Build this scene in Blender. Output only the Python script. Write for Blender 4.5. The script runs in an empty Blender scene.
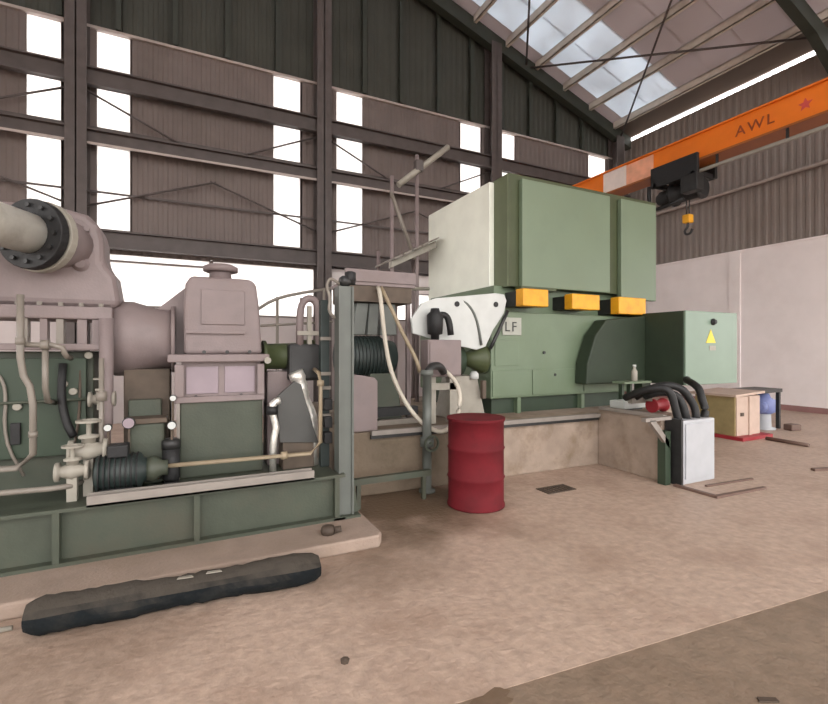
import bpy, bmesh, math, random
from mathutils import Vector, Matrix
random.seed(7)
S = bpy.context.scene
COL = S.collection

# ------------------------------------------------------------------ camera
YAW = math.atan(226 / 462.0)
cam_d = bpy.data.cameras.new('camera')
cam = bpy.data.objects.new('camera', cam_d); COL.objects.link(cam)
cam.location = (0, 0, 1.57)
cam.rotation_euler = (math.pi / 2, 0, -YAW)
cam_d.sensor_width = 36.0
cam_d.lens = 36.0 * 462.0 / 828.0
cam_d.shift_y = -3.0 / 828.0
cam_d.clip_start = 0.05
S.camera = cam

# ------------------------------------------------------------------ sky and exposure
W = bpy.data.worlds.new('overcast_sky'); S.world = W
W.use_nodes = True
wb = W.node_tree.nodes['Background']
wb.inputs['Color'].default_value = (1.0, 0.965, 0.94, 1)
wb.inputs['Strength'].default_value = 4.2
S.view_settings.view_transform = 'Standard'
S.view_settings.look = 'None'
S.view_settings.gamma = 1.0
S.view_settings.use_curve_mapping = False
S.view_settings.exposure = 0.08

# ------------------------------------------------------------------ materials
def lin(c):
    c = c / 255.0
    return c / 12.92 if c <= 0.04045 else ((c + 0.055) / 1.055) ** 2.4
def rgb(r, g, b): return (lin(r), lin(g), lin(b), 1)
MATS = {}
def mat(name, col, rough=0.6, metal=0.0, var=0.18, scale=6.0, bump=0.0, bscale=40.0, dirt=None, dirt_amt=0.0, dscale=1.5):
    if name in MATS: return MATS[name]
    m = bpy.data.materials.new(name); m.use_nodes = True
    nt = m.node_tree; N = nt.nodes; L = nt.links
    b = N['Principled BSDF']
    b.inputs['Roughness'].default_value = rough
    b.inputs['Metallic'].default_value = metal
    tc = N.new('ShaderNodeTexCoord')
    geo = N.new('ShaderNodeNewGeometry')
    n1 = N.new('ShaderNodeTexNoise'); n1.inputs['Scale'].default_value = scale; n1.inputs['Detail'].default_value = 6
    L.new(geo.outputs['Position'], n1.inputs['Vector'])
    ramp = N.new('ShaderNodeMapRange'); ramp.inputs['From Min'].default_value = 0.3; ramp.inputs['From Max'].default_value = 0.7
    ramp.inputs['To Min'].default_value = 1 - var; ramp.inputs['To Max'].default_value = 1 + var
    L.new(n1.outputs['Fac'], ramp.inputs['Value'])
    mul = N.new('ShaderNodeMix'); mul.data_type = 'RGBA'; mul.blend_type = 'MULTIPLY'; mul.inputs['Factor'].default_value = 1
    mul.inputs['A'].default_value = col
    comb = N.new('ShaderNodeCombineColor')
    for k in ('Red', 'Green', 'Blue'): L.new(ramp.outputs['Result'], comb.inputs[k])
    L.new(comb.outputs['Color'], mul.inputs['B'])
    out = mul.outputs['Result']
    if dirt:
        n2 = N.new('ShaderNodeTexNoise'); n2.inputs['Scale'].default_value = dscale; n2.inputs['Detail'].default_value = 8
        n2.inputs['Roughness'].default_value = 0.65
        L.new(geo.outputs['Position'], n2.inputs['Vector'])
        r2 = N.new('ShaderNodeMapRange'); r2.inputs['From Min'].default_value = 0.48; r2.inputs['From Max'].default_value = 0.72
        r2.inputs['To Min'].default_value = 0; r2.inputs['To Max'].default_value = dirt_amt
        L.new(n2.outputs['Fac'], r2.inputs['Value'])
        mx = N.new('ShaderNodeMix'); mx.data_type = 'RGBA'
        L.new(r2.outputs['Result'], mx.inputs['Factor']); L.new(out, mx.inputs['A']); mx.inputs['B'].default_value = dirt
        out = mx.outputs['Result']
    L.new(out, b.inputs['Base Color'])
    if bump > 0:
        n3 = N.new('ShaderNodeTexNoise'); n3.inputs['Scale'].default_value = bscale; n3.inputs['Detail'].default_value = 5
        L.new(geo.outputs['Position'], n3.inputs['Vector'])
        bp = N.new('ShaderNodeBump'); bp.inputs['Strength'].default_value = bump; bp.inputs['Distance'].default_value = 0.02
        L.new(n3.outputs['Fac'], bp.inputs['Height']); L.new(bp.outputs['Normal'], b.inputs['Normal'])
    MATS[name] = m
    return m
def sheet_mat(name, col, trans):
    """weathered translucent sheeting: part diffuse, part letting the sky through"""
    m = bpy.data.materials.new(name); m.use_nodes = True
    nt = m.node_tree; N = nt.nodes; L = nt.links
    N.remove(N['Principled BSDF'])
    geo = N.new('ShaderNodeNewGeometry')
    n = N.new('ShaderNodeTexNoise'); n.inputs['Scale'].default_value = 1.1; n.inputs['Detail'].default_value = 6
    L.new(geo.outputs['Position'], n.inputs['Vector'])
    r = N.new('ShaderNodeMapRange'); r.inputs['From Min'].default_value = 0.3; r.inputs['From Max'].default_value = 0.7
    r.inputs['To Min'].default_value = trans * 0.72; r.inputs['To Max'].default_value = min(1, trans * 1.25)
    L.new(n.outputs['Fac'], r.inputs['Value'])
    d = N.new('ShaderNodeBsdfDiffuse'); d.inputs['Color'].default_value = col
    t = N.new('ShaderNodeBsdfTranslucent'); t.inputs['Color'].default_value = col
    mx = N.new('ShaderNodeMixShader')
    L.new(r.outputs['Result'], mx.inputs['Fac']); L.new(d.outputs[0], mx.inputs[1]); L.new(t.outputs[0], mx.inputs[2])
    L.new(mx.outputs[0], N['Material Output'].inputs['Surface'])
    return m

M = {}
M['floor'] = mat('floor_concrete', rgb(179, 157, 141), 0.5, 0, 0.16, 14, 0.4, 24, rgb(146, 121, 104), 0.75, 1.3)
def add_stain_and_shade(m, spots, col):
    nt = m.node_tree; N = nt.nodes; L = nt.links; b = N['Principled BSDF']
    g = N.new('ShaderNodeNewGeometry')
    nz = N.new('ShaderNodeTexNoise'); nz.inputs['Scale'].default_value = 2.2; nz.inputs['Detail'].default_value = 7
    L.new(g.outputs['Position'], nz.inputs['Vector'])
    for (x, y, r, amt) in spots:
        src = b.inputs['Base Color'].links[0].from_socket
        d = N.new('ShaderNodeVectorMath'); d.operation = 'DISTANCE'; L.new(g.outputs['Position'], d.inputs[0]); d.inputs[1].default_value = (x, y, 0)
        a = N.new('ShaderNodeMath'); a.operation = 'MULTIPLY_ADD'; L.new(nz.outputs['Fac'], a.inputs[0]); a.inputs[1].default_value = -1.6 * r; L.new(d.outputs['Value'], a.inputs[2])
        mr = N.new('ShaderNodeMapRange'); mr.inputs['From Min'].default_value = -0.4 * r; mr.inputs['From Max'].default_value = 0.35 * r
        mr.inputs['To Min'].default_value = amt; mr.inputs['To Max'].default_value = 0; L.new(a.outputs[0], mr.inputs['Value'])
        mx = N.new('ShaderNodeMix'); mx.data_type = 'RGBA'; L.new(mr.outputs[0], mx.inputs['Factor']); L.new(src, mx.inputs['A']); mx.inputs['B'].default_value = col
        L.new(mx.outputs['Result'], b.inputs['Base Color'])
add_stain_and_shade(M['floor'], [(1.9, 4.2, 1.0, 0.95), (2.2, 4.4, 0.8, 0.7), (0.9, 3.2, 0.5, 0.35), (-0.6, 2.9, 0.7, 0.35), (1.5, 3.1, 0.5, 0.3)], rgb(96, 78, 60))  # oil stains; the patches left of the drum also carry painted shade
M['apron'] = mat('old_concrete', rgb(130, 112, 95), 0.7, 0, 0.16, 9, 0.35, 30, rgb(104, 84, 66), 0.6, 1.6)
M['pad'] = mat('pad_concrete', rgb(152, 134, 121), 0.8, 0, 0.16, 5, 0.3, 40, rgb(110, 95, 78), 0.7, 2.5)
M['block'] = mat('stained_concrete', rgb(152, 136, 122), 0.8, 0, 0.18, 4, 0.3, 30, rgb(106, 88, 64), 0.8, 2.2)
M['white_wall'] = mat('white_plaster', rgb(240, 232, 230), 0.8, 0, 0.03, 2, 0.05, 20, rgb(224, 214, 210), 0.5, 0.8)
M['dado'] = mat('pink_plaster', rgb(182, 172, 170), 0.8, 0, 0.06, 2)
M['clad'] = mat('pinkish_cladding', rgb(112, 101, 97), 0.7, 0, 0.10, 1.2, 0, 1, rgb(92, 84, 78), 0.5, 0.8)
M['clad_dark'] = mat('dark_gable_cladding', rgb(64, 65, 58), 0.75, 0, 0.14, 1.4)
M['clad_right'] = mat('grey_cladding', rgb(134, 124, 118), 0.6, 0, 0.08, 1.2, 0, 1, rgb(120, 108, 98), 0.5, 0.7)
M['steel_dark'] = mat('dark_painted_steel', rgb(82, 74, 72), 0.6, 0, 0.15, 4)
M['steel_green_dark'] = mat('dark_green_steel', rgb(52, 56, 48), 0.6, 0, 0.15, 4)
M['purlin'] = mat('pale_purlin_steel', rgb(215, 206, 196), 0.6, 0, 0.10, 4)
M['olive_side'] = mat('olive_side_paint', rgb(92, 100, 74), 0.5, 0, 0.08, 4)
M['plate'] = mat('pale_plate', rgb(158, 160, 150), 0.5, 0, 0.08, 9)
M['flash'] = mat('pale_flashing', rgb(170, 158, 152), 0.5, 0, 0.1, 4)
M['base'] = mat('skirting_paint', rgb(150, 112, 108), 0.7, 0, 0.1, 5)
M['roof'] = sheet_mat('weathered_roof_sheet', (0.56, 0.515, 0.525, 1), 0.21)
M['roof_dark'] = mat('opaque_roof_sheet', rgb(112, 104, 98), 0.6, 0, 0.1, 1)
M['skylight'] = sheet_mat('skylight_sheet', (0.80, 0.85, 0.90, 1), 0.31)
M['pane'] = sheet_mat('window_sheet', (0.95, 0.95, 0.95, 1), 0.9)
M['pink'] = mat('pinkish_grey_paint', rgb(126, 113, 112), 0.55, 0, 0.10, 6, 0.1, 60, rgb(112, 97, 93), 0.6, 3)
M['pink_panel'] = mat('lilac_panel_paint', rgb(142, 128, 135), 0.5, 0, 0.08, 5)
M['skid'] = mat('grey_green_paint', rgb(66, 72, 60), 0.55, 0, 0.14, 5, 0.1, 50, rgb(72, 66, 54), 0.6, 2.5)
M['green_mid'] = mat('machine_green_paint', rgb(108, 123, 101), 0.45, 0, 0.06, 3, 0.05, 50, rgb(98, 110, 88), 0.5, 1.5)
M['green_low'] = mat('press_green_paint', rgb(102, 118, 95), 0.45, 0, 0.07, 3, 0.05, 50, rgb(96, 112, 84), 0.6, 1.6)
M['green_pale'] = mat('pale_green_sheet', rgb(232, 235, 222), 0.5, 0, 0.05, 3, 0.04, 20, rgb(220, 222, 208), 0.5, 1.2)
M['green_dark'] = mat('olive_green_paint', rgb(64, 72, 44), 0.55, 0, 0.12, 4)
M['green_deep'] = mat('deep_green_paint', rgb(46, 60, 45), 0.5, 0, 0.12, 4)
M['green_cab'] = mat('cabinet_green_paint', rgb(118, 138, 122), 0.4, 0, 0.04, 3)
M['teal'] = mat('dark_teal_paint', rgb(36, 46, 44), 0.5, 0, 0.15, 8)
M['black'] = mat('black_rubber', rgb(26, 26, 27), 0.6, 0, 0.2, 8, 0.2, 40)
M['roll'] = mat('dusty_black_wrap', rgb(24, 28, 30), 0.95, 0, 0.25, 7, 0.6, 22, rgb(52, 50, 47), 0.6, 6)
M['darkmet'] = mat('dark_metal', rgb(48, 48, 48), 0.45, 0.3, 0.2, 8)
M['guard'] = mat('dark_guard_sheet', rgb(70, 70, 68), 0.5, 0.1, 0.1, 5)
M['pipe'] = mat('pale_grey_pipe', rgb(124, 117, 108), 0.45, 0, 0.10, 8)
M['pipe_big'] = mat('silver_pipe_paint', rgb(222, 220, 210), 0.4, 0.1, 0.10, 5, 0, 1, rgb(140, 134, 112), 0.6, 3)
M['beige'] = mat('beige_pipe', rgb(146, 131, 108), 0.5, 0, 0.10, 8)
M['cream'] = mat('cream_paint', rgb(148, 143, 132), 0.5, 0, 0.10, 8)
def dust_top(m, col):
    nt = m.node_tree; N = nt.nodes; L = nt.links; b = N['Principled BSDF']
    src = b.inputs['Base Color'].links[0].from_socket
    g = N.new('ShaderNodeNewGeometry'); sx = N.new('ShaderNodeSeparateXYZ'); L.new(g.outputs['True Normal'], sx.inputs[0])
    nz = N.new('ShaderNodeTexNoise'); nz.inputs['Scale'].default_value = 9; nz.inputs['Detail'].default_value = 6; L.new(g.outputs['Position'], nz.inputs['Vector'])
    ad = N.new('ShaderNodeMath'); ad.operation = 'ADD'; L.new(sx.outputs['Z'], ad.inputs[0]); L.new(nz.outputs['Fac'], ad.inputs[1])
    mr = N.new('ShaderNodeMapRange'); mr.inputs['From Min'].default_value = 0.7; mr.inputs['From Max'].default_value = 1.35; mr.inputs['To Max'].default_value = 0.8; L.new(ad.outputs[0], mr.inputs['Value'])
    mx = N.new('ShaderNodeMix'); mx.data_type = 'RGBA'; L.new(mr.outputs[0], mx.inputs['Factor']); L.new(src, mx.inputs['A']); mx.inputs['B'].default_value = col
    L.new(mx.outputs['Result'], b.inputs['Base Color'])
M['roll'].node_tree.nodes['Principled BSDF'].inputs['Specular IOR Level'].default_value = 0.15
dust_top(M['roll'], rgb(76, 70, 63))
M['oily'] = mat('oily_shaded_concrete', rgb(112, 98, 82), 0.75, 0, 0.2, 5, 0.3, 30, rgb(68, 60, 44), 0.85, 2.5)  # oil staining and shade together in the base colour
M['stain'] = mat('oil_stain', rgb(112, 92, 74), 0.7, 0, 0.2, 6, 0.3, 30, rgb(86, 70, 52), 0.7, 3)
M['body_and_shade'] = mat('body_and_shade_green', rgb(40, 52, 37), 0.6, 0, 0.15, 4)  # dark green of the cabinet body, also of the painted shade beside it
M['white'] = mat('white_paint', rgb(190, 193, 190), 0.45, 0, 0.05, 6)
M['foil'] = mat('crumpled_foil', rgb(225, 222, 215), 0.4, 0.7, 0.15, 18, 0.5, 18)
M['tray'] = mat('galvanised_tray', rgb(138, 131, 124), 0.5, 0.2, 0.12, 6)
M['post'] = mat('grey_post_paint', rgb(92, 96, 91), 0.5, 0, 0.1, 6)
M['drum'] = mat('dark_red_paint', rgb(100, 22, 30), 0.75, 0, 0.14, 5, 0.06, 30, rgb(76, 20, 24), 0.7, 3)
M['drum_top'] = mat('faded_red_lid', rgb(130, 66, 62), 0.5, 0, 0.14, 5)
M['red'] = mat('red_paint', rgb(150, 40, 48), 0.5, 0, 0.1, 6)
M['yellow'] = mat('amber_yellow_paint', rgb(224, 160, 26), 0.45, 0, 0.08, 6, 0, 1, rgb(196, 120, 26), 0.5, 8)
M['orange'] = mat('crane_orange_paint', rgb(236, 122, 26), 0.45, 0, 0.05, 3, 0, 1, rgb(206, 98, 24), 0.4, 1.2)
M['orange_dark'] = mat('crane_flange_paint', rgb(150, 84, 34), 0.55, 0, 0.1, 3)
M['letter'] = mat('brown_lettering', rgb(140, 62, 30), 0.6, 0, 0.2, 12)
M['star'] = mat('magenta_mark', rgb(206, 78, 74), 0.6, 0, 0.15, 12)
M['band'] = mat('white_band_paint', rgb(236, 222, 214), 0.5, 0, 0.06, 6)
M['glare_band'] = mat('painted_pink_glare', rgb(238, 172, 140), 0.5, 0, 0.12, 6)  # colour of a bright reflection on the girder
M['lightbox'] = mat('pale_grey_box_paint', rgb(172, 174, 178), 0.5, 0, 0.05, 5)
M['wood'] = mat('olive_plywood', rgb(148, 132, 92), 0.75, 0, 0.15, 5)
M['crate'] = mat('pale_crate_board', rgb(186, 164, 150), 0.75, 0, 0.08, 5)
M['blue'] = mat('blue_paint', rgb(112, 122, 168), 0.5, 0, 0.12, 8)
M['brown'] = mat('brown_rust_paint', rgb(86, 74, 63), 0.7, 0, 0.2, 8)
M['hose'] = mat('grey_hose', rgb(186, 178, 164), 0.5, 0, 0.08, 8)
M['label_y'] = mat('yellow_label', rgb(214, 196, 60), 0.5, 0, 0.05, 8)
M['rod'] = mat('dark_bar', rgb(104, 82, 72), 0.6, 0, 0.15, 8)
M['pit'] = mat('dark_drain_iron', rgb(72, 60, 50), 0.7, 0, 0.2, 8)

M['drum'].node_tree.nodes['Principled BSDF'].inputs['Specular IOR Level'].default_value = 0.25
# ------------------------------------------------------------------ mesh helpers
class MB:
    def __init__(s): s.v = []; s.f = []; s.sm = []
    def add(s, vs, fs, smooth=False):
        o = len(s.v); s.v += [tuple(v) for v in vs]
        s.f += [tuple(i + o for i in f) for f in fs]; s.sm += [smooth] * len(fs)
        return s
    def box(s, x0, x1, y0, y1, z0, z1):
        v = [(x, y, z) for z in (z0, z1) for y in (y0, y1) for x in (x0, x1)]
        return s.add(v, [(0, 2, 3, 1), (4, 5, 7, 6), (0, 1, 5, 4), (2, 6, 7, 3), (0, 4, 6, 2), (1, 3, 7, 5)])
    def prism(s, pts, t0, t1, plane='xz'):
        n = len(pts)
        if plane == 'xz': v = [(a, t0, b) for a, b in pts] + [(a, t1, b) for a, b in pts]
        elif plane == 'yz': v = [(t0, a, b) for a, b in pts] + [(t1, a, b) for a, b in pts]
        else: v = [(a, b, t0) for a, b in pts] + [(a, b, t1) for a, b in pts]
        f = [tuple(range(n)), tuple(range(2 * n - 1, n - 1, -1))]
        f += [(i, n + i, n + (i + 1) % n, (i + 1) % n) for i in range(n)]
        return s.add(v, f)
    def lathe(s, o, ax, prof, n=20, smooth=True):
        o = Vector(o); ax = Vector(ax).normalized()
        t = Vector((0, 0, 1)) if abs(ax.z) < 0.9 else Vector((1, 0, 0))
        a = ax.cross(t).normalized(); b = ax.cross(a)
        v = []
        for h, r in prof:
            for i in range(n):
                th = 2 * math.pi * i / n
                v.append(o + ax * h + (a * math.cos(th) + b * math.sin(th)) * r)
        f = []
        for k in range(len(prof) - 1):
            for i in range(n):
                j = (i + 1) % n
                f.append((k * n + i, k * n + j, (k + 1) * n + j, (k + 1) * n + i))
        s.add(v, f, smooth)
        m = len(s.v) - len(v)
        s.f += [tuple(m + i for i in range(n - 1, -1, -1)), tuple(m + (len(prof) - 1) * n + i for i in range(n))]; s.sm += [False, False]
        return s
    def cyl(s, p0, p1, r, n=14, r1=None):
        d = Vector(p1) - Vector(p0)
        return s.lathe(p0, d, [(0, r), (d.length, r if r1 is None else r1)], n)
    def tube(s, path, r, n=8, rounds=2):
        P = [Vector(p) for p in path]
        for _ in range(rounds):
            if len(P) < 3: break
            Q = [P[0]]
            for i in range(len(P) - 1):
                a, b = P[i], P[i + 1]
                k = min(0.25, 0.09 / max((b - a).length, 1e-6)) if rounds == 1 else 0.25
                if i > 0: Q.append(a.lerp(b, k))
                if i < len(P) - 2: Q.append(a.lerp(b, 1 - k))
            Q.append(P[-1]); P = Q
        v = []; up = Vector((0.31, 0.22, 0.93))
        for i, p in enumerate(P):
            d = (P[min(i + 1, len(P) - 1)] - P[max(i - 1, 0)]).normalized()
            a = d.cross(up)
            if a.length < 1e-3: a = d.cross(Vector((1, 0, 0)))
            a.normalize(); b = d.cross(a)
            rr = r[min(i, len(r) - 1)] if isinstance(r, list) else r
            for k in range(n):
                th = 2 * math.pi * k / n
                v.append(p + (a * math.cos(th) + b * math.sin(th)) * rr)
        m = len(P)
        f = [(k * n + i, k * n + (i + 1) % n, (k + 1) * n + (i + 1) % n, (k + 1) * n + i) for k in range(m - 1) for i in range(n)]
        o = len(s.v); s.add(v, f, True)
        s.f += [tuple(o + i for i in range(n - 1, -1, -1)), tuple(o + (m - 1) * n + i for i in range(n))]; s.sm += [False, False]
        return s
    def ring(s, o, ax, r0, r1, t, n=28):
        """flat washer with a hole"""
        o = Vector(o); ax = Vector(ax).normalized()
        q = Vector((0, 0, 1)) if abs(ax.z) < 0.9 else Vector((1, 0, 0))
        a = ax.cross(q).normalized(); b = ax.cross(a); v = []
        for h, r in ((0, r0), (0, r1), (t, r1), (t, r0)):
            for i in range(n):
                th = 2 * math.pi * i / n
                v.append(o + ax * h + (a * math.cos(th) + b * math.sin(th)) * r)
        f = [(k * n + i, k * n + (i + 1) % n, ((k + 1) % 4) * n + (i + 1) % n, ((k + 1) % 4) * n + i) for k in range(4) for i in range(n)]
        return s.add(v, f)

ORG = {}
def link(o, parent=None):
    COL.objects.link(o)
    if parent is not None: o.parent = parent
def thing(name, label, cat, loc=(0, 0, 0), group=None):
    o = bpy.data.objects.new(name, None); o.empty_display_size = 0.1
    COL.objects.link(o); o.location = loc
    o['label'] = label; o['category'] = cat
    if group: o['group'] = group
    ORG[o.name] = Vector(loc)
    return o
def obj(name, mb, m, parent=None, bevel=0.0, label=None, seg=2):
    me = bpy.data.meshes.new(name)
    vs = [Vector(v) for v in mb.v]
    if parent is not None: off = ORG[parent.name]
    else:
        xs = [v.x for v in vs]; ys = [v.y for v in vs]
        off = Vector(((min(xs) + max(xs)) / 2, (min(ys) + max(ys)) / 2, min(v.z for v in vs)))
    me.from_pydata([v - off for v in vs], [], mb.f)
    me.polygons.foreach_set('use_smooth', mb.sm)
    bm = bmesh.new(); bm.from_mesh(me); bmesh.ops.recalc_face_normals(bm, faces=bm.faces); bm.to_mesh(me); bm.free()
    me.materials.append(MATS.get(m, M.get(m)) if isinstance(m, str) else m)
    o = bpy.data.objects.new(name, me); link(o, parent)
    if parent is None: o.location = off
    ORG[o.name] = off.copy()
    if bevel > 0:
        b = o.modifiers.new('bevel', 'BEVEL'); b.width = bevel; b.segments = seg; b.limit_method = 'ANGLE'; b.angle_limit = 0.6
    if label: o['label'] = label
    return o
def tag(o, label, cat, group=None):
    o['label'] = label; o['category'] = cat
    if group: o['group'] = group
    return o
def struct(o, label=None, cat=None):
    o['kind'] = 'structure'
    if label: o['label'] = label
    if cat: o['category'] = cat
    return o
def bolts(parent, pts, ax, r=0.012, h=0.02, m='pipe'):
    for p in pts:
        obj('bolt', MB().lathe(p, ax, [(0, r), (h, r)], 6, False), m, parent)
def text_mesh(body, size, depth=0.004):
    c = bpy.data.curves.new('lettering', 'FONT'); c.body = body; c.size = size; c.extrude = depth
    c.space_character = 1.25
    o = bpy.data.objects.new('lettering', c); COL.objects.link(o)
    bpy.context.view_layer.update()
    me = bpy.data.meshes.new_from_object(o.evaluated_get(bpy.context.evaluated_depsgraph_get()))
    bpy.data.objects.remove(o); return me

# ================================================================== THE SHED
XR, YB = 13.8, 11.46          # right wall, back wall
ZE, SL = 8.95, 0.33           # eave height, roof slope
XRIDGE = 2.98; XL = -7.84
def zroof(x): return ZE + SL * (XR - x) if x >= XRIDGE else ZE + SL * (XR - XRIDGE) - SL * (XRIDGE - x)

def edge_y(x): return 1.737 - 0.089 * (x - 1.29)
# floors
fl = obj('floor', MB().prism([(-12, edge_y(-12)), (16, edge_y(16)), (16, 13), (-12, 13)], -0.3, 0.0, 'xy'), 'floor')
struct(fl, 'pinkish beige concrete floor slab of the machine hall', 'floor')
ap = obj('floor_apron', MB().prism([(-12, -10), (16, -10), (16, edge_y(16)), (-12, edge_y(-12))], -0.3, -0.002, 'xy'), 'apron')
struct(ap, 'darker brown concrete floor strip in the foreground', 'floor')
gr = obj('ground', MB().prism([(-60, -60), (60, -60), (60, 60), (-60, 60)], -0.8, -0.3, 'xy'), 'pad')
struct(gr, 'pale ground around the hall', 'ground')

# corrugated sheet along x (y const) or along y (x const)
def corr(mb, a0, a1, z0, ztop, c, axis='x', pitch=0.19, dep=0.014):
    prof = [(0.0, 0), (0.35, 0), (0.5, 1), (0.85, 1)]
    pts = []
    k = math.floor(a0 / pitch)
    while k * pitch < a1:
        for t, h in prof:
            a = (k + t) * pitch
            if a0 - 1e-6 <= a <= a1 + 1e-6: pts.append((a, h))
        k += 1
    if not pts or pts[0][0] > a0 + 1e-4: pts.insert(0, (a0, pts[0][1] if pts else 0))
    if pts[-1][0] < a1 - 1e-4: pts.append((a1, pts[-1][1]))
    v = []
    for a, h in pts:
        zt = ztop(a) if callable(ztop) else ztop
        for z in (z0, zt):
            v.append((a, c - h * dep, z) if axis == 'x' else (c - h * dep, a, z))
    n = len(pts)
    mb.add(v, [(2 * i, 2 * i + 2, 2 * i + 3, 2 * i + 1) for i in range(n - 1)])
    return mb

# ---- back wall
wall_back = obj('wall_back', MB().box(XL, XR + 0.2, YB + 0.02, YB + 0.25, -0.2, 2.33), 'dado')
struct(wall_back, 'gable wall of pinkish grey cladding with tall narrow windows', 'wall')
STR = [(-2.86, -2.28), (-1.71, -1.09), (1.83, 2.50), (3.39, 4.12), (7.09, 7.83), (8.41, 9.09), (12.17, 13.0)]
ZW0, ZW1, ZMID = 4.05, 8.2, 8.17
edges = [XL] + [e for s in STR for e in s] + [XR]
for i in range(0, len(edges), 2):
    obj('cladding_sheet', corr(MB(), edges[i], edges[i + 1], 3.58, ZMID, YB), 'clad', wall_back)
for a, b in STR:
    obj('cladding_sheet', corr(MB(), a, b, 3.58, ZW0, YB), 'clad', wall_back)
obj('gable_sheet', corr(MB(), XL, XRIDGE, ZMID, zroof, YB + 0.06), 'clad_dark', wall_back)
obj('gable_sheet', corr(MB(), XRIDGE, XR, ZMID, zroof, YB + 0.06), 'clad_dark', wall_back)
obj('flashing', MB().box(XL, XR, YB - 0.08, YB + 0.03, ZMID - 0.02, ZMID + 0.035), 'flash', wall_back)
COLX = [-7.0, -1.98, 2.98, 8.1, 13.25]
def ibeam_v(x, y0, y1, w, z0, z1):
    return MB().box(x - w / 2, x + w / 2, y0, y0 + 0.025, z0, z1).box(x - w / 2, x + w / 2, y1 - 0.025, y1, z0, z1).box(x - 0.012, x + 0.012, y0, y1, z0, z1)
for x in COLX:
    obj('column', ibeam_v(x, YB - 0.42, YB - 0.04, 0.36, 0, zroof(x) - 0.3), 'steel_dark', wall_back)
def girt(z0, z1, y0=None, m='steel_dark', nm='girt'):
    y0 = YB - 0.36 if y0 is None else y0
    mb = MB().box(XL, XR, y0, YB - 0.2, z1 - 0.03, z1).box(XL, XR, y0, YB - 0.2, z0, z0 + 0.03).box(XL, XR, y0 + 0.10, y0 + 0.13, z0, z1)
    return obj(nm, mb, m, wall_back)
girt(6.86, 7.22); girt(5.70, 5.98); girt(3.62, 3.98)
obj('girt_lip', MB().box(XL, XR, YB - 0.37, YB - 0.34, 5.655, 5.70), 'flash', wall_back)
for x in [-2.3, -1.3, -0.25, 0.81, 1.93, 4.12, 5.18, 6.33, 7.44, 8.52, 9.6, 10.7, 11.8]:
    obj('stud', MB().box(x - 0.05, x + 0.05, YB - 0.12, YB - 0.02, ZMID + 0.05, zroof(x) - 0.1), 'steel_green_dark', wall_back)
for x in COLX[1:]:
    for s in (-1, 1):
        if x + s * 2.2 < XR + 0.5:
            x1 = min(x + s * 2.0, XR - 0.1); k = abs(x1 - x) / 2.0; x2 = min(x + s * 2.54, XR - 0.1); k2 = abs(x2 - x) / 2.54
            obj('brace', MB().cyl((x, YB - 0.22, 6.84), (x1, YB - 0.22, 6.84 - 0.9 * k), 0.022, 6), 'steel_dark', wall_back)
            obj('brace', MB().cyl((x, YB - 0.22, 4.4), (x2, YB - 0.22, 4.4 + 0.9 * k2), 0.022, 6), 'steel_dark', wall_back)
obj('tie_bar', MB().box(XL, XR, YB - 0.16, YB - 0.13, 6.06, 6.10), 'steel_dark', wall_back)
obj('tie_bar', MB().box(XL, XR, YB - 0.16, YB - 0.13, 4.76, 4.80), 'steel_dark', wall_back)
obj('rake_truss', MB().prism([(XRIDGE, zroof(XRIDGE) - 0.05), (XR, ZE - 0.05), (XR, ZE - 0.42), (XRIDGE, zroof(XRIDGE) - 0.5)], YB - 0.38, YB - 0.14), 'steel_green_dark', wall_back)
# ribbon opening: lintel in the second bay, closed third bay
obj('lintel', MB().box(3.1, 8.0, YB - 0.04, YB + 0.1, 3.10, 3.60), 'white_wall', wall_back)
obj('infill', MB().box(8.0, XR, YB - 0.02, YB + 0.12, 2.33, 3.60), 'dado', wall_back)

# windows
wn = 0
def pane_window(x0, x1, zs, y=YB + 0.03):
    global wn; wn += 1
    fr = MB()
    z0, z1 = zs[0], zs[-1]
    fr.box(x0 - 0.03, x0 + 0.015, y - 0.03, y + 0.05, z0, z1).box(x1 - 0.015, x1 + 0.03, y - 0.03, y + 0.05, z0, z1)
    for z in zs: fr.box(x0, x1, y - 0.03, y + 0.05, z - 0.02, z + 0.02)
    w = obj('window_%d' % wn, fr, 'clad')
    struct(w)
    for k in range(len(zs) - 1):
        obj('pane', MB().box(x0 + 0.015, x1 - 0.015, y, y + 0.012, zs[k] + 0.02, zs[k + 1] - 0.02), M['pane'], w)
    return w
for i, (a, b) in enumerate(STR):
    w = pane_window(a, b, [ZW0, 5.82, 7.02, ZW1])
    w['label'] = ['tall narrow bright window furthest left', 'tall bright window right of the leftmost column', 'tall bright window above the gearbox',
                  'tall bright window right of the middle column', 'bright window above the pale green press side', 'short bright window over the press top', 'small bright window by the crane girder end'][i]
    w['category'] = 'window'
w = pane_window(-1.85, 0.45, [2.35, 2.48, 3.42, 3.58]); w['label'] = 'wide bright low window behind the compressor'; w['category'] = 'window'
w = pane_window(0.5, 2.85, [2.35, 3.58]); w['label'] = 'wide bright low window behind the gearbox'; w['category'] = 'window'
w = pane_window(3.15, 7.9, [2.35, 3.10]); w['label'] = 'low bright window under the white lintel'; w['category'] = 'window'
w = pane_window(-6.9, -2.1, [2.35, 3.58]); w['label'] = 'low bright window beyond the left column'; w['category'] = 'window'

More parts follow.
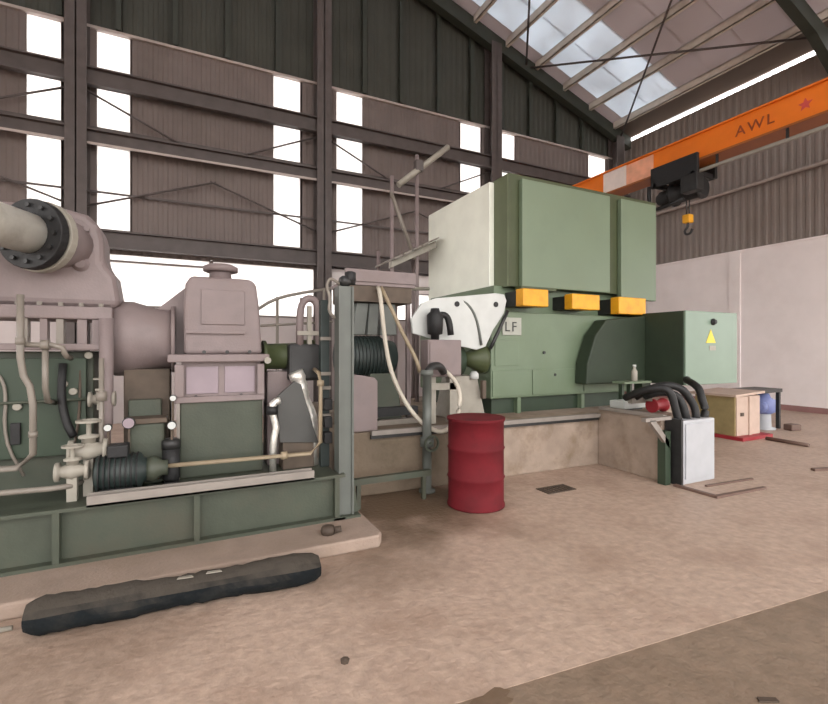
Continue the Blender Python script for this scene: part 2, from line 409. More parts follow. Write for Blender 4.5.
# ---- right wall
wall_right = obj('wall_right', MB().box(XR, XR + 0.25, 3.2, YB + 0.25, -0.2, 4.3), 'white_wall')
struct(wall_right, 'white plastered lower wall with grey ribbed cladding above', 'wall')
obj('cladding_sheet', corr(MB(), -9, YB, 4.3, ZE - 0.15, XR + 0.06, 'y'), 'clad_right', wall_right)
obj('pilaster', MB().box(XR - 0.03, XR + 0.01, 7.55, 7.85, 0.14, 4.27), 'white_wall', wall_right)
obj('ledge', MB().box(XR - 0.03, XR + 0.1, -9, YB, 4.27, 4.32), 'white_wall', wall_right)
obj('conduit', MB().tube([(XR - 0.06, -9, 6.05), (XR - 0.06, 5.6, 6.08), (XR - 0.06, 8.0, 6.0), (XR - 0.06, YB - 0.1, 5.96)], 0.05, 8), 'flash', wall_right)
bb = obj('baseboard_right', MB().box(XR - 0.03, XR, 3.2, YB - 0.1, 0, 0.14), 'base'); struct(bb, 'dull reddish skirting strip along the white wall', 'baseboard')
for y in (-0.4, -6.3):
    obj('column', MB().box(XR - 0.36, XR - 0.34, y - 0.13, y + 0.13, 0, ZE - 0.2).box(XR - 0.05, XR - 0.03, y - 0.13, y + 0.13, 0, ZE - 0.2).box(XR - 0.34, XR - 0.05, y - 0.012, y + 0.012, 0, ZE - 0.2), 'steel_dark', wall_right)
# ---- left wall (outside the frame)
wall_left = obj('wall_left', MB().box(XL - 0.2, XL, -6.5, YB + 0.25, -0.2, 0.9), 'dado')
obj('upper_cladding', MB().box(XL - 0.2, XL, -6.5, YB + 0.25, 5.0, ZE), 'clad', wall_left)
for y in (-6.3, -0.4, 5.45): obj('column', MB().box(XL - 0.1, XL + 0.16, y - 0.13, y + 0.13, 0.9, 5.0), 'steel_dark', wall_left)
struct(wall_left, 'left side wall of grey cladding', 'wall')

# ---- roof
YF = -6.5
def slope_box(x0, x1, y0, y1, t0, t1):
    """slab following the roof between x0 and x1, from t0 to t1 above the roof line"""
    mb = MB()
    v = [(x, y, zroof(x) + t) for t in (t0, t1) for y in (y0, y1) for x in (x0, x1)]
    return mb.add(v, [(0, 2, 3, 1), (4, 5, 7, 6), (0, 1, 5, 4), (2, 6, 7, 3), (0, 4, 6, 2), (1, 3, 7, 5)])
ceiling = obj('ceiling', MB().prism([(XRIDGE - 0.35, zroof(XRIDGE - 0.35) + 0.06), (XRIDGE, zroof(XRIDGE) + 0.07), (XRIDGE + 0.35, zroof(XRIDGE + 0.35) + 0.06), (XRIDGE + 0.35, zroof(XRIDGE + 0.35) + 0.05), (XRIDGE, zroof(XRIDGE) + 0.055), (XRIDGE - 0.35, zroof(XRIDGE - 0.35) + 0.05)], YF, YB + 0.3), 'roof_dark')
struct(ceiling, 'pitched shed roof with weathered translucent sheets and pale purlins', 'roof')
y = YB + 0.3; i = 0
SKY = {2, 8, 14}
while y > YF:
    y0 = max(YF, y - 0.98)
    sky = i in (1, 2, 7, 12, 17)
    obj('skylight_sheet' if sky else 'roof_sheet', slope_box(XRIDGE, XR + 0.1, y0 - 0.02, y + 0.02, 0.02 + 0.012 * (i % 2), 0.03 + 0.012 * (i % 2)), M['skylight'] if sky else M['roof'], ceiling)
    obj('skylight_sheet' if sky else 'roof_sheet', slope_box(XL - 0.4, XRIDGE, y0 - 0.02, y + 0.02, 0.02 + 0.012 * (i % 2), 0.03 + 0.012 * (i % 2)), M['skylight'] if sky else M['roof'], ceiling)
    y -= 0.98; i += 1
x = 12.95
while x > XRIDGE:
    z = zroof(x)
    obj('purlin', MB().box(x - 0.05, x + 0.05, YF, YB - 0.4, z - 0.22, z - 0.20).box(x - 0.05, x - 0.03, YF, YB - 0.4, z - 0.22, z + 0.0).box(x - 0.05, x + 0.05, YF, YB - 0.4, z - 0.03, z - 0.01), 'purlin', ceiling)
    x -= 1.12
for y in (5.45, -0.4, -6.3):
    obj('rafter', MB().prism([(XRIDGE, zroof(XRIDGE) - 0.22), (XR - 0.1, ZE - 0.2), (XR - 0.1, ZE - 0.85), (XR - 1.1, zroof(XR - 1.1) - 0.62), (XRIDGE, zroof(XRIDGE) - 0.62)], y - 0.1, y + 0.1), 'steel_green_dark', ceiling)
obj('eave_sheet', slope_box(12.98, XR + 0.02, YF, YB - 0.02, -0.012, -0.002), 'roof_dark', ceiling)
def rb(xa, ya, xb, yb): return MB().cyl((xa, ya, zroof(xa) - 0.27), (xb, yb, zroof(xb) - 0.27), 0.028, 6)
obj('brace_rod', rb(13.2, 5.6, 9.3, 11.2), 'steel_dark', ceiling)
obj('brace_rod', rb(13.4, 11.2, 9.1, 5.6), 'steel_dark', ceiling)
obj('brace_rod', rb(9.1, 5.6, 5.2, 11.2), 'steel_dark', ceiling)
obj('brace_rod', rb(9.3, 11.2, 5.0, 5.6), 'steel_dark', ceiling)


# ================================================================== CRANE
GX0, GX1, GZ0, GZ1 = 9.45, 9.80, 5.44, 6.02
crane = thing('overhead_crane', 'orange overhead crane girder with faded brown lettering', 'crane', (9.6, 5.0, GZ0))
gd = obj('girder', MB().box(GX0, GX1, -6.0, 10.95, GZ0 + 0.04, GZ1 - 0.03), 'orange', crane)
obj('top_flange', MB().box(GX0 - 0.05, GX1 + 0.05, -6.0, 10.95, GZ1 - 0.03, GZ1), 'orange', crane)
obj('bottom_flange', MB().box(GX0 - 0.06, GX1 + 0.06, -6.0, 10.95, GZ0, GZ0 + 0.04), 'orange_dark', crane)
obj('end_carriage', MB().box(8.6, 10.7, 10.8, 11.05, 5.98, 6.25), 'orange', crane)
obj('white_band', MB().box(GX0 - 0.004, GX0, 7.72, 8.40, GZ0 + 0.05, GZ1 - 0.035), 'band', crane)
obj('glare_patch', MB().box(GX0 - 0.004, GX0, 7.0, 7.72, GZ0 + 0.05, GZ1 - 0.05), 'glare_band', crane)  # reflection on the girder side, painted as a pale patch
tm = text_mesh('AWL', 0.27)
to = bpy.data.objects.new('lettering', tm); COL.objects.link(to); to.parent = crane
tm.materials.clear(); tm.materials.append(M['letter'])
to.rotation_euler = (math.pi / 2, 0, -math.pi / 2)
to.location = (GX0 - 0.006 - 9.6, 5.26 - 5.0, 0.20)
st = [(math.sin(k * math.pi / 5) * (0.11 if k % 2 == 0 else 0.05) + 4.14, math.cos(k * math.pi / 5) * (0.11 if k % 2 == 0 else 0.05) + 5.74) for k in range(10)]
obj('star_mark', MB().prism(st, GX0 - 0.006, GX0 - 0.001, 'yz'), 'star', crane)
obj('festoon_track', MB().box(9.40, 9.46, -6.0, 6.0, 5.20, 5.25), 'cream', crane)
for y in (5.6, 4.4, 3.2, 2.0):
    obj('track_hanger', MB().box(9.43, 9.46, y - 0.02, y + 0.02, 5.25, GZ0), 'darkmet', crane)

hoist = thing('chain_hoist', 'black underslung hoist hanging from the orange girder', 'hoist', (9.6, 6.4, 4.5))
obj('trolley_frame', MB().box(9.28, 9.36, 5.9, 6.95, 5.14, 5.58).box(9.89, 9.97, 5.9, 6.95, 5.14, 5.58).box(9.28, 9.97, 5.95, 6.05, 5.14, 5.24).box(9.28, 9.97, 6.8, 6.9, 5.14, 5.24), 'black', hoist, 0.01)
for yy in (6.1, 6.75):
    obj('wheel', MB().lathe((9.34, yy, 5.5), (1, 0, 0), [(0, 0.09), (0.06, 0.09), (0.06, 0.07), (0.1, 0.07)], 14), 'darkmet', hoist)
obj('rope_drum', MB().lathe((9.6, 5.95, 4.94), (0, 1, 0), [(0, 0.18), (0.04, 0.24), (0.08, 0.24), (0.08, 0.19), (0.62, 0.19), (0.62, 0.24), (0.68, 0.24)], 18), 'black', hoist)
obj('motor', MB().lathe((9.6, 6.63, 4.94), (0, 1, 0), [(0, 0.17), (0.26, 0.17), (0.30, 0.12), (0.34, 0.12)], 16), 'black', hoist)
obj('control_box', MB().box(9.2, 9.42, 5.85, 6.2, 4.8, 5.15), 'darkmet', hoist, 0.015)
obj('side_bar', MB().tube([(9.3, 6.2, 4.72), (9.3, 6.9, 4.62), (9.3, 7.0, 4.85), (9.3, 7.0, 5.2)], 0.04, 8), 'black', hoist)
obj('rope', MB().cyl((9.55, 6.3, 4.42), (9.55, 6.3, 4.85), 0.012, 6).cyl((9.65, 6.3, 4.42), (9.65, 6.3, 4.85), 0.012, 6), 'darkmet', hoist)
obj('hook_block', MB().box(9.52, 9.68, 6.22, 6.38, 4.26, 4.44), 'yellow', hoist, 0.02)
obj('hook', MB().tube([(9.6, 6.3, 4.28), (9.6, 6.3, 4.18), (9.6, 6.38, 4.1), (9.6, 6.34, 4.02), (9.6, 6.24, 4.03), (9.6, 6.2, 4.12)], 0.025, 8), 'darkmet', hoist)

# ================================================================== CONCRETE BASES
pd = obj('concrete_pad', MB().prism([(-3.2, 3.46), (1.36, 3.40), (1.40, 3.46), (1.40, 4.3), (1.3, 5.7), (-3.2, 5.7)], 0, 0.1, 'xy'), 'pad', None, 0.015)
tag(pd, 'low pale concrete pad under the green steel skid', 'concrete pad')
BZ = 0.68
blk = obj('machine_foundation', MB().prism([(3.0, 4.62), (5.05, 4.56), (5.67, 4.56), (7.2, 4.9), (7.2, 7.75), (3.0, 7.75)], 0, BZ, 'xy'), 'block', None, 0.012)
tag(blk, 'stained waist-high concrete foundation under the green press', 'foundation')
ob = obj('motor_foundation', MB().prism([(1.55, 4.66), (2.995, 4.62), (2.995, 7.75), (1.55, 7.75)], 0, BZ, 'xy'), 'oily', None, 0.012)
tag(ob, 'oily concrete foundation with shade in its dark colour, under the teal motor left of the drum', 'foundation')
sb = obj('side_plinth', MB().prism([(5.02, 4.555), (5.02, 3.62), (5.62, 3.62), (5.62, 4.555)], 0, 0.75, 'xy'), 'block', None, 0.01)
tag(sb, 'concrete side plinth jutting forward behind the pale grey box', 'plinth')
ec = thing('edge_channel', 'grey steel channel along the foundation top edge beside the red drum', 'channel', (4.2, 4.55, BZ - 0.06))
obj('channel', MB().prism([(1.75, 4.648), (5.0, 4.552), (5.0, 4.49), (1.75, 4.588)], BZ - 0.03, BZ + 0.02, 'xy'), 'tray', ec)
obj('lower_lip', MB().prism([(1.75, 4.648), (5.0, 4.552), (5.0, 4.52), (1.75, 4.618)], BZ - 0.07, BZ - 0.03, 'xy'), 'darkmet', ec)

# ================================================================== LEFT SKID
skid = thing('skid_frame', 'grey green steel skid frame with vertical web stiffeners', 'skid', (-0.6, 4.6, 0.1))
def xbeam(y, x0, x1, z0, z1): return MB().box(x0, x1, y, y + 0.16, z1 - 0.025, z1).box(x0, x1, y, y + 0.16, z0, z0 + 0.025).box(x0, x1, y + 0.075, y + 0.087, z0, z1)
obj('beam', xbeam(3.84, -2.6, 1.22, 0.1, 0.49), 'skid', skid)
obj('beam', xbeam(5.4, -2.6, 1.22, 0.1, 0.49), 'skid', skid)
for x in (-1.65, -0.80, 0.06, 1.15):
    obj('stiffener', MB().box(x - 0.02, x + 0.02, 3.845, 3.92, 0.125, 0.465), 'skid', skid)
obj('deck_plate', MB().box(-2.6, 1.16, 4.0, 5.4, 0.465, 0.49), 'skid', skid)
obj('end_beam', MB().box(1.16, 1.18, 4.0, 5.4, 0.1, 0.455), 'skid', skid)
obj('drip_tray', MB().box(-0.62, 0.94, 3.80, 3.90, 0.49, 0.505).box(-0.62, 0.94, 3.80, 3.815, 0.49, 0.565).box(-0.62, 0.94, 3.885, 3.90, 0.49, 0.565), 'tray', skid, 0, 'pale grey metal drip tray')
DZ = 0.49

# compressor
cp = thing('compressor', 'pinkish grey domed compressor casing on short columns at the left', 'compressor', (-1.0, 4.8, DZ))
cas = obj('casing', MB().prism([(-1.85, 1.9), (-1.85, 2.45), (-1.6, 2.62), (-1.3, 2.68), (-0.90, 2.68), (-0.72, 2.64), (-0.635, 2.56), (-0.61, 2.44), (-0.605, 2.26), (-0.53, 2.16), (-0.50, 1.97), (-0.50, 1.9)], 4.42, 4.82), 'pink', cp, 0.06, None, 3)
csf = obj('split_flange', MB().box(-1.8, -0.54, 4.34, 4.9, 1.80, 1.90), 'pink', cp, 0.012)
obj('boss', MB().lathe((-0.76, 4.44, 2.24), (0, -1, 0), [(0, 0.06), (0.03, 0.06), (0.035, 0.035), (0.05, 0.035)], 14), 'pink', cp)
obj('boss', MB().lathe((-0.72, 4.44, 2.36), (0, -1, 0), [(0, 0.035), (0.03, 0.035)], 12), 'pink', cp)
obj('lifting_rib', MB().box(-0.98, -0.7, 4.40, 4.43, 2.50, 2.52), 'pink', cp)
bolts(csf, [(-1.4 + 0.13 * k, 4.39, 1.90) for k in range(7)], (0, 0, 1), 0.018, 0.03)
for x, w, m in ((-1.10, 0.03, 'pipe'), (-0.98, 0.025, 'pink'), (-0.88, 0.025, 'pipe'), (-0.74, 0.04, 'pink'), (-0.64, 0.05, 'pink')):
    obj('column', MB().box(x - w / 2 - 0.01, x + w / 2 + 0.01, 4.36, 4.44, 1.6, 1.8), m, cp)
obj('shelf', MB().box(-1.35, -0.6, 4.3, 4.9, 1.56, 1.61), 'pink', cp, 0.008)
obj('side_pillar', MB().lathe((-0.57, 4.28, DZ), (0, 0, 1), [(0, 0.03), (0.45, 0.03), (0.5, 0.045), (1.32, 0.05)], 12), 'pink', cp)

oc = thing('oil_console', 'dark green oil console box below the compressor shelf', 'console', (-1.0, 4.7, DZ))
ocb = obj('body', MB().box(-1.9, -0.68, 4.46, 5.0, DZ, 1.55), 'skid', oc, 0.01)
obj('door', MB().box(-1.28, -0.72, 4.40, 4.42, 0.75, 1.50), 'green_deep', oc, 0.004)
obj('door', MB().box(-1.86, -1.32, 4.40, 4.42, 0.75, 1.50), 'green_deep', oc, 0.004)
for (x, z) in ((-0.80, 1.24), (-0.86, 1.3), (-0.70, 1.52), (-1.14, 1.14)):
    obj('gauge', MB().lathe((x, 4.40, z), (0, -1, 0), [(0, 0.028), (0.03, 0.028), (0.03, 0.02)], 12), 'cream', oc)
obj('dark_hose', MB().tube([(-0.86, 4.36, 1.46), (-0.87, 4.34, 1.2), (-0.83, 4.32, 1.0), (-0.78, 4.3, 0.9)], 0.028, 8), 'black', oc)
obj('cross_rail', MB().cyl((-1.25, 4.37, 1.17), (-0.68, 4.37, 1.18), 0.012, 6), 'skid', oc)

obj('tubing', MB().tube([(-1.28, 4.40, 1.42), (-1.2, 4.38, 1.30), (-1.22, 4.38, 0.9), (-1.1, 4.38, 0.62)], 0.012, 6), 'pipe', oc)
obj('tubing', MB().tube([(-0.76, 4.41, 1.42), (-0.76, 4.38, 1.0), (-0.82, 4.38, 0.7)], 0.010, 6), 'brown', oc)
obj('level_glass', MB().box(-1.18, -1.12, 4.37, 4.40, 0.86, 1.02), 'black', oc, 0.006)
sp = thing('suction_pipe', 'large silver pipe ending in a dark bolted flange at upper left', 'pipe', (-1.02, 4.2, 2.42))
ax = Vector((-0.50, -0.86, 0.03)).normalized(); fc = Vector((-0.985, 4.28, 2.40))
obj('pipe', MB().lathe(fc, ax, [(0, 0.145), (2.2, 0.145)], 28), 'pipe_big', sp)
sfl = obj('flange', MB().ring(fc + ax * 0.02, ax, 0.143, 0.255, 0.07), 'black', sp, 0.006, 'black bolted pipe flange')
obj('mating_flange', MB().ring(fc - ax * 0.05, ax, 0.10, 0.265, 0.06), 'cream', sp, 0.006)
obj('nozzle', MB().lathe(fc - ax * 0.30, ax, [(0, 0.2), (0.26, 0.19)], 24), 'pink', sp)
_a = ax.cross(Vector((0, 0, 1))).normalized(); _b = ax.cross(_a)
bolts(sfl, [fc + ax * 0.09 + (_a * math.cos(t * math.pi / 6) + _b * math.sin(t * math.pi / 6)) * 0.205 for t in range(12)], ax, 0.017, 0.022, 'darkmet')

cg = thing('shaft_guard', 'pinkish cylindrical shaft guard between compressor and gearbox', 'guard', (-0.32, 4.65, DZ))
obj('cover', MB().lathe((-0.56, 4.68, 1.66), (1, 0, 0), [(0, 0.32), (0.14, 0.32), (0.3, 0.27), (0.46, 0.27)], 24), 'pink', cg)
obj('end_ring', MB().lathe((-0.13, 4.68, 1.66), (1, 0, 0), [(0, 0.30), (0.03, 0.30)], 24), 'pink', cg)
obj('pedestal', MB().box(-0.48, -0.14, 4.5, 4.95, DZ, 1.40), 'brown', cg, 0.01)
obj('pedestal_web', MB().box(-0.44, -0.2, 4.42, 4.5, DZ, 1.15), 'skid', cg, 0.01)

# gearbox
gb = thing('gearbox', 'tall pinkish gearbox with vent cap and green lower housing', 'gearbox', (0.25, 4.65, DZ))
obj('lower_housing', MB().box(-0.06, 0.60, 4.30, 5.0, DZ, 1.13), 'skid', gb, 0.01)
obj('window_frame', MB().box(-0.10, 0.61, 4.27, 4.34, 1.12, 1.17).box(-0.10, -0.03, 4.27, 4.34, 1.17, 1.44).box(0.55, 0.61, 4.27, 4.34, 1.17, 1.44), 'pink', gb, 0.006)
obj('middle_housing', MB().box(-0.05, 0.58, 4.33, 5.0, 1.13, 1.46), 'pink', gb)
for a, b in ((-0.015, 0.235), (0.285, 0.535)):
    obj('inset_panel', MB().box(a, b, 4.318, 4.33, 1.19, 1.42), 'pink_panel', gb, 0.004)
bolts(gb, [(0.06, 4.33, 1.165), (0.42, 4.33, 1.165), (0.12, 4.24, 1.545), (0.30, 4.24, 1.545), (0.48, 4.24, 1.545)], (0, -1, 0), 0.016, 0.02, 'darkmet')
obj('joint_flange', MB().box(-0.15, 0.65, 4.24, 5.05, 1.46, 1.525), 'pink', gb, 0.01)
obj('upper_cover', MB().prism([(-0.03, 1.525), (-0.035, 1.95), (-0.02, 2.12), (0.02, 2.19), (0.50, 2.19), (0.55, 2.15), (0.575, 1.95), (0.60, 1.525)], 4.33, 5.0), 'pink', gb, 0.03, None, 3)
obj('cover_ledge', MB().box(-0.02, 0.45, 4.30, 4.34, 1.70, 1.725), 'pink', gb, 0.004)
obj('cover_plate', MB().box(0.10, 0.45, 4.315, 4.34, 1.78, 2.08), 'pink', gb, 0.006)
obj('shoulder', MB().prism([(-0.28, 1.5), (-0.24, 1.92), (-0.02, 2.12), (0.0, 2.12), (0.0, 1.5)], 4.6, 5.1), 'pink', gb, 0.02)
obj('vent_neck', MB().lathe((0.27, 4.6, 2.18), (0, 0, 1), [(0, 0.10), (0.08, 0.09), (0.1, 0.1)], 16), 'pink', gb)
obj('vent_cap', MB().lathe((0.27, 4.6, 2.27), (0, 0, 1), [(0, 0.12), (0.01, 0.15), (0.05, 0.15), (0.07, 0.11), (0.075, 0.0001)], 18), 'pink', gb)
obj('edge_strip', MB().box(-0.085, -0.06, 4.28, 4.34, DZ, 1.12), 'tray', gb)
obj('side_bolt', MB().lathe((0.63, 4.24, 1.47), (0, -1, 0), [(0, 0.03), (0.03, 0.03)], 8), 'cream', gb)

def gauge(x, y, z, r, label, z0=DZ, m='white'):
    t = thing('pressure_gauge', label, 'gauge', (x, y, z0), 'small gauges on the skid')
    obj('stem', MB().cyl((x, y + 0.02, z0), (x, y + 0.02, z - r * 0.6), 0.01, 6), 'brown', t)
    cs = obj('case', MB().lathe((x, y + 0.02, z), (0, -1, 0), [(0, r), (0.03, r), (0.034, r * 0.9)], 16), 'darkmet', t)
    obj('dial', MB().lathe((x, y - 0.014, z), (0, -1, 0), [(0, r * 0.85), (0.003, r * 0.85)], 16), m, cs)
gauge(-0.54, 4.12, 0.98, 0.028, 'small white gauge beside the cream valves')
gauge(-0.41, 4.16, 1.00, 0.045, 'pinkish gauge above the dark oil pump', DZ, 'pink_panel')
gauge(-0.11, 4.24, 1.17, 0.026, 'small white gauge at the gearbox left edge, upper one')
gauge(-0.115, 4.10, 0.97, 0.034, 'bright white gauge over the dark filter cylinder')

# process pipes
def pipe_thing(name, label, path, r, m, parts=(), rounds=1, cat='pipe'):
    xs = path[0]
    zb = min(p[2] for p in path)
    t = thing(name, label, cat, (xs[0], xs[1], zb - r))
    obj('pipe', MB().tube(path, r, 10, rounds), m, t)
    for pos, axv, rr, h in parts:
        obj('collar', MB().lathe(pos, axv, [(0, rr), (h, rr)], 12), m, t)
    return t
pipe_thing('oil_pipe', 'pale vertical pipe with a jog in front of the green console', [(-1.05, 4.1, 1.95), (-1.05, 4.1, 1.42), (-0.98, 4.1, 1.27), (-0.98, 4.1, 0.74), (-1.5, 4.1, 0.75)], 0.022, 'pipe',
           [((-1.05, 4.1, 1.60), (0, 0, 1), 0.030, 0.05), ((-0.98, 4.1, 0.95), (0, 0, 1), 0.028, 0.04)])
pipe_thing('branch_pipe', 'pale horizontal pipe with tee below the compressor columns', [(-1.05, 4.12, 1.6), (-0.82, 4.12, 1.6), (-0.80, 4.12, 1.52), (-0.80, 4.3, 1.5)], 0.019, 'pipe', [((-0.94, 4.12, 1.6), (1, 0, 0), 0.036, 0.05)])
pipe_thing('drop_pipe', 'short pale vertical pipe left of the dark hose on the console', [(-0.92, 4.14, 1.58), (-0.92, 4.14, 1.2), (-0.92, 4.4, 1.16)], 0.020, 'pipe')
pipe_thing('drain_pipe', 'pale horizontal pipe low along the skid deck at far left', [(-1.7, 3.98, 0.62), (-0.76, 3.98, 0.60), (-0.70, 4.1, 0.60)], 0.020, 'pipe')
pipe_thing('thin_pipe', 'pale thin vertical pipe dropping into the cream valves', [(-0.585, 4.16, 1.5), (-0.585, 4.16, 0.72), (-0.6, 4.2, 0.66)], 0.018, 'pipe', [((-0.585, 4.16, 1.18), (0, 0, 1), 0.036, 0.07)])
pipe_thing('lube_pipe', 'beige pipe running along the gearbox foot and rising beside the dark guard', [(-0.27, 4.08, 0.66), (1.065, 4.08, 0.645), (1.065, 4.08, 1.34), (1.065, 4.3, 1.38)], 0.018, 'beige',
           [((0.72, 4.08, 0.65), (1, 0, 0), 0.034, 0.05), ((-0.27, 4.08, 0.66), (1, 0, 0), 0.04, 0.05), ((1.065, 4.08, 1.24), (0, 0, 1), 0.032, 0.05)])

def valve(x, y, z, s, label, z0, axv=(1, 0, 0), m='cream'):
    t = thing('globe_valve', label, 'valve', (x, y, z0), 'cream valves by the oil pump')
    a = Vector(axv); o = Vector((x, y, z))
    obj('body', MB().lathe(o - a * 0.11 * s, a, [(0, 0.075 * s), (0.025 * s, 0.075 * s), (0.03 * s, 0.04 * s), (0.11 * s, 0.07 * s), (0.19 * s, 0.04 * s), (0.195 * s, 0.075 * s), (0.22 * s, 0.075 * s)], 14), m, t)
    obj('bonnet', MB().lathe(o, (0, 0, 1), [(0, 0.045 * s), (0.08 * s, 0.04 * s), (0.085 * s, 0.06 * s), (0.10 * s, 0.06 * s), (0.11 * s, 0.015 * s), (0.2 * s, 0.015 * s)], 12), m, t)
    obj('handwheel', MB().ring(o + Vector((0, 0, 0.19 * s)), (0, 0, 1), 0.055 * s, 0.075 * s, 0.015 * s, 16).box(x - 0.06 * s, x + 0.06 * s, y - 0.006, y + 0.006, z + 0.192 * s, z + 0.202 * s), m, t)
    obj('foot', MB().box(x - 0.03, x + 0.03, y - 0.03, y + 0.03, z0, z - 0.03 * s), m, t)
valve(-0.66, 4.13, 0.82, 1.1, 'cream globe valve with handwheel, the upper of two by the oil pump', DZ)
valve(-0.74, 4.03, 0.70, 0.9, 'cream globe valve low beside the skid deck pipe', DZ)
valve(-0.60, 4.30, 1.18, 0.8, 'cream valve on the pinkish side pillar', 1.10)

pm = thing('oil_pump', 'dark green black oil pump motor behind the drip tray', 'pump', (-0.42, 4.05, DZ))
pmm = obj('motor', MB().lathe((-0.62, 4.08, 0.65), (1, 0, 0), [(0, 0.07), (0.02, 0.13), (0.3, 0.13), (0.32, 0.09), (0.34, 0.09)], 20), 'teal', pm)
for k in range(8):
    obj('fin', MB().lathe((-0.585 + 0.034 * k, 4.08, 0.65), (1, 0, 0), [(0, 0.14), (0.01, 0.14)], 20), 'black', pmm)
obj('terminal_box', MB().box(-0.53, -0.40, 4.0, 4.14, 0.77, 0.86), 'black', pmm, 0.01)
obj('pump_head', MB().lathe((-0.28, 4.08, 0.65), (1, 0, 0), [(0, 0.09), (0.05, 0.10), (0.10, 0.06), (0.14, 0.06)], 16), 'skid', pm)
obj('foot', MB().box(-0.58, -0.36, 3.98, 4.18, DZ, 0.55), 'black', pm, 0.006)
ft = thing('oil_filter', 'black upright filter cylinder at the gearbox foot', 'filter', (-0.12, 4.15, DZ))
obj('bowl', MB().lathe((-0.12, 4.16, DZ + 0.03), (0, 0, 1), [(0, 0.05), (0.03, 0.065), (0.26, 0.065)], 18), 'black', ft)
obj('head', MB().lathe((-0.12, 4.16, DZ + 0.29), (0, 0, 1), [(0, 0.07), (0.06, 0.07), (0.08, 0.04)], 18), 'darkmet', ft)
obj('base', MB().lathe((-0.12, 4.16, DZ), (0, 0, 1), [(0, 0.06), (0.03, 0.06)], 18), 'black', ft)
js = thing('filter_housing', 'grey green square housing between the oil pump and filter', 'housing', (-0.3, 4.3, DZ))
obj('body', MB().box(-0.42, -0.17, 4.22, 4.40, DZ, 0.98), 'skid', js, 0.02)
obj('lid', MB().box(-0.44, -0.15, 4.20, 4.41, 0.98, 1.02), 'brown', js, 0.006)

# ---- right end of the skid
dc = thing('coupling_housing', 'dark green coupling housing right of the gearbox', 'coupling', (0.9, 4.6, DZ))
obj('barrel', MB().lathe((0.63, 4.55, 1.50), (1, 0, 0), [(0, 0.15), (0.03, 0.15), (0.03, 0.12), (0.34, 0.13), (0.36, 0.16), (0.5, 0.16)], 20), 'green_dark', dc)
obj('grey_casing', MB().box(0.84, 1.18, 4.36, 4.72, 1.27, 1.62), 'darkmet', dc, 0.03)
obj('pedestal', MB().box(0.66, 0.92, 4.45, 4.7, DZ, 1.36), 'pink', dc, 0.01)
gd2 = thing('guard_plate', 'dark grey angular guard plate right of the gearbox', 'guard', (0.88, 4.25, DZ))
obj('plate', MB().prism([(0.86, 1.28), (0.70, 1.14), (0.71, 1.05), (0.73, 0.74), (1.08, 0.71), (1.03, 0.86), (0.96, 1.1), (0.92, 1.25)], 4.2, 4.24), 'guard', gd2, 0.004)
obj('stand', MB().box(0.76, 1.04, 4.22, 4.42, DZ, 0.74), 'brown', gd2, 0.006)
fo = thing('foil_pipe', 'shiny crumpled foil wrapped pipe behind the dark guard plate', 'pipe', (0.98, 4.36, DZ))
obj('wrap', MB().tube([(0.89, 4.30, 1.36), (0.93, 4.30, 1.26), (0.97, 4.30, 1.1), (1.04, 4.30, 0.97), (1.05, 4.30, 0.8), (1.05, 4.30, DZ)], [0.07, 0.075, 0.06, 0.07, 0.06, 0.065, 0.05, 0.05], 9), 'foil', fo)
fo2 = thing('foil_elbow', 'small foil wrapped pipe bend left of the dark guard plate', 'pipe', (0.68, 4.2, DZ))
obj('wrap', MB().tube([(0.73, 4.17, 1.12), (0.66, 4.17, 1.1), (0.665, 4.17, 1.0), (0.70, 4.17, 0.88), (0.67, 4.17, 0.78), (0.67, 4.2, DZ)], [0.03, 0.035, 0.03, 0.036, 0.03], 9), 'foil', fo2)
obj('black_band', MB().lathe((0.66, 4.17, 1.0), (0, 0, 1), [(0, 0.05), (0.07, 0.05)], 12), 'black', fo2)

po = thing('steel_post', 'upright grey green steel post at the skid end', 'post', (1.24, 3.95, 0.1))
obj('post', MB().box(1.175, 1.19, 3.88, 4.02, 0.1, 2.12).box(1.295, 1.31, 3.88, 4.02, 0.1, 2.12).box(1.19, 1.295, 3.90, 3.915, 0.1, 2.12), 'post', po)
obj('base_plate', MB().box(1.12, 1.36, 3.84, 4.06, 0.1, 0.12), 'skid', po)
obj('gusset', MB().prism([(1.31, 0.12), (1.37, 0.12), (1.31, 0.5)], 3.93, 3.95), 'skid', po)
vt = thing('valve_head', 'small black valve cluster on top of the grey post', 'valve', (1.26, 3.95, 2.12))
obj('body', MB().lathe((1.2, 3.95, 2.17), (1, 0, 0), [(0, 0.03), (0.03, 0.05), (0.08, 0.05), (0.1, 0.03), (0.14, 0.03)], 12), 'darkmet', vt)
obj('actuator', MB().lathe((1.30, 3.95, 2.15), (0, 0, 1), [(0, 0.02), (0.03, 0.05), (0.10, 0.05), (0.11, 0.03)], 12), 'black', vt)
obj('coil_pipe', MB().tube([(1.2, 3.95, 2.14), (1.12, 3.95, 2.2), (1.08, 3.95, 2.12), (1.12, 3.95, 2.02), (1.1, 3.95, 1.9), (1.16, 3.95, 1.84)], 0.014, 8), 'pipe', vt)
cb = thing('cable_riser', 'dark upright cable channel just left of the grey post', 'channel', (1.11, 4.2, DZ))
obj('channel', MB().box(1.09, 1.17, 4.16, 4.24, DZ, 2.02), 'teal', cb, 0.005)
for z in (0.95, 1.2, 1.33, 1.65):
    obj('clamp', MB().box(1.08, 1.175, 4.13, 4.17, z, z + 0.03), 'pipe', cb)
for z in (0.72, 0.86, 1.02):
    obj('junction_box', MB().box(1.10, 1.17, 4.06, 4.16, z, z + 0.10), 'black', cb, 0.008)
up = thing('arched_pipe', 'pinkish arched pipe standing left of the grey post', 'pipe', (1.02, 4.5, 1.62))
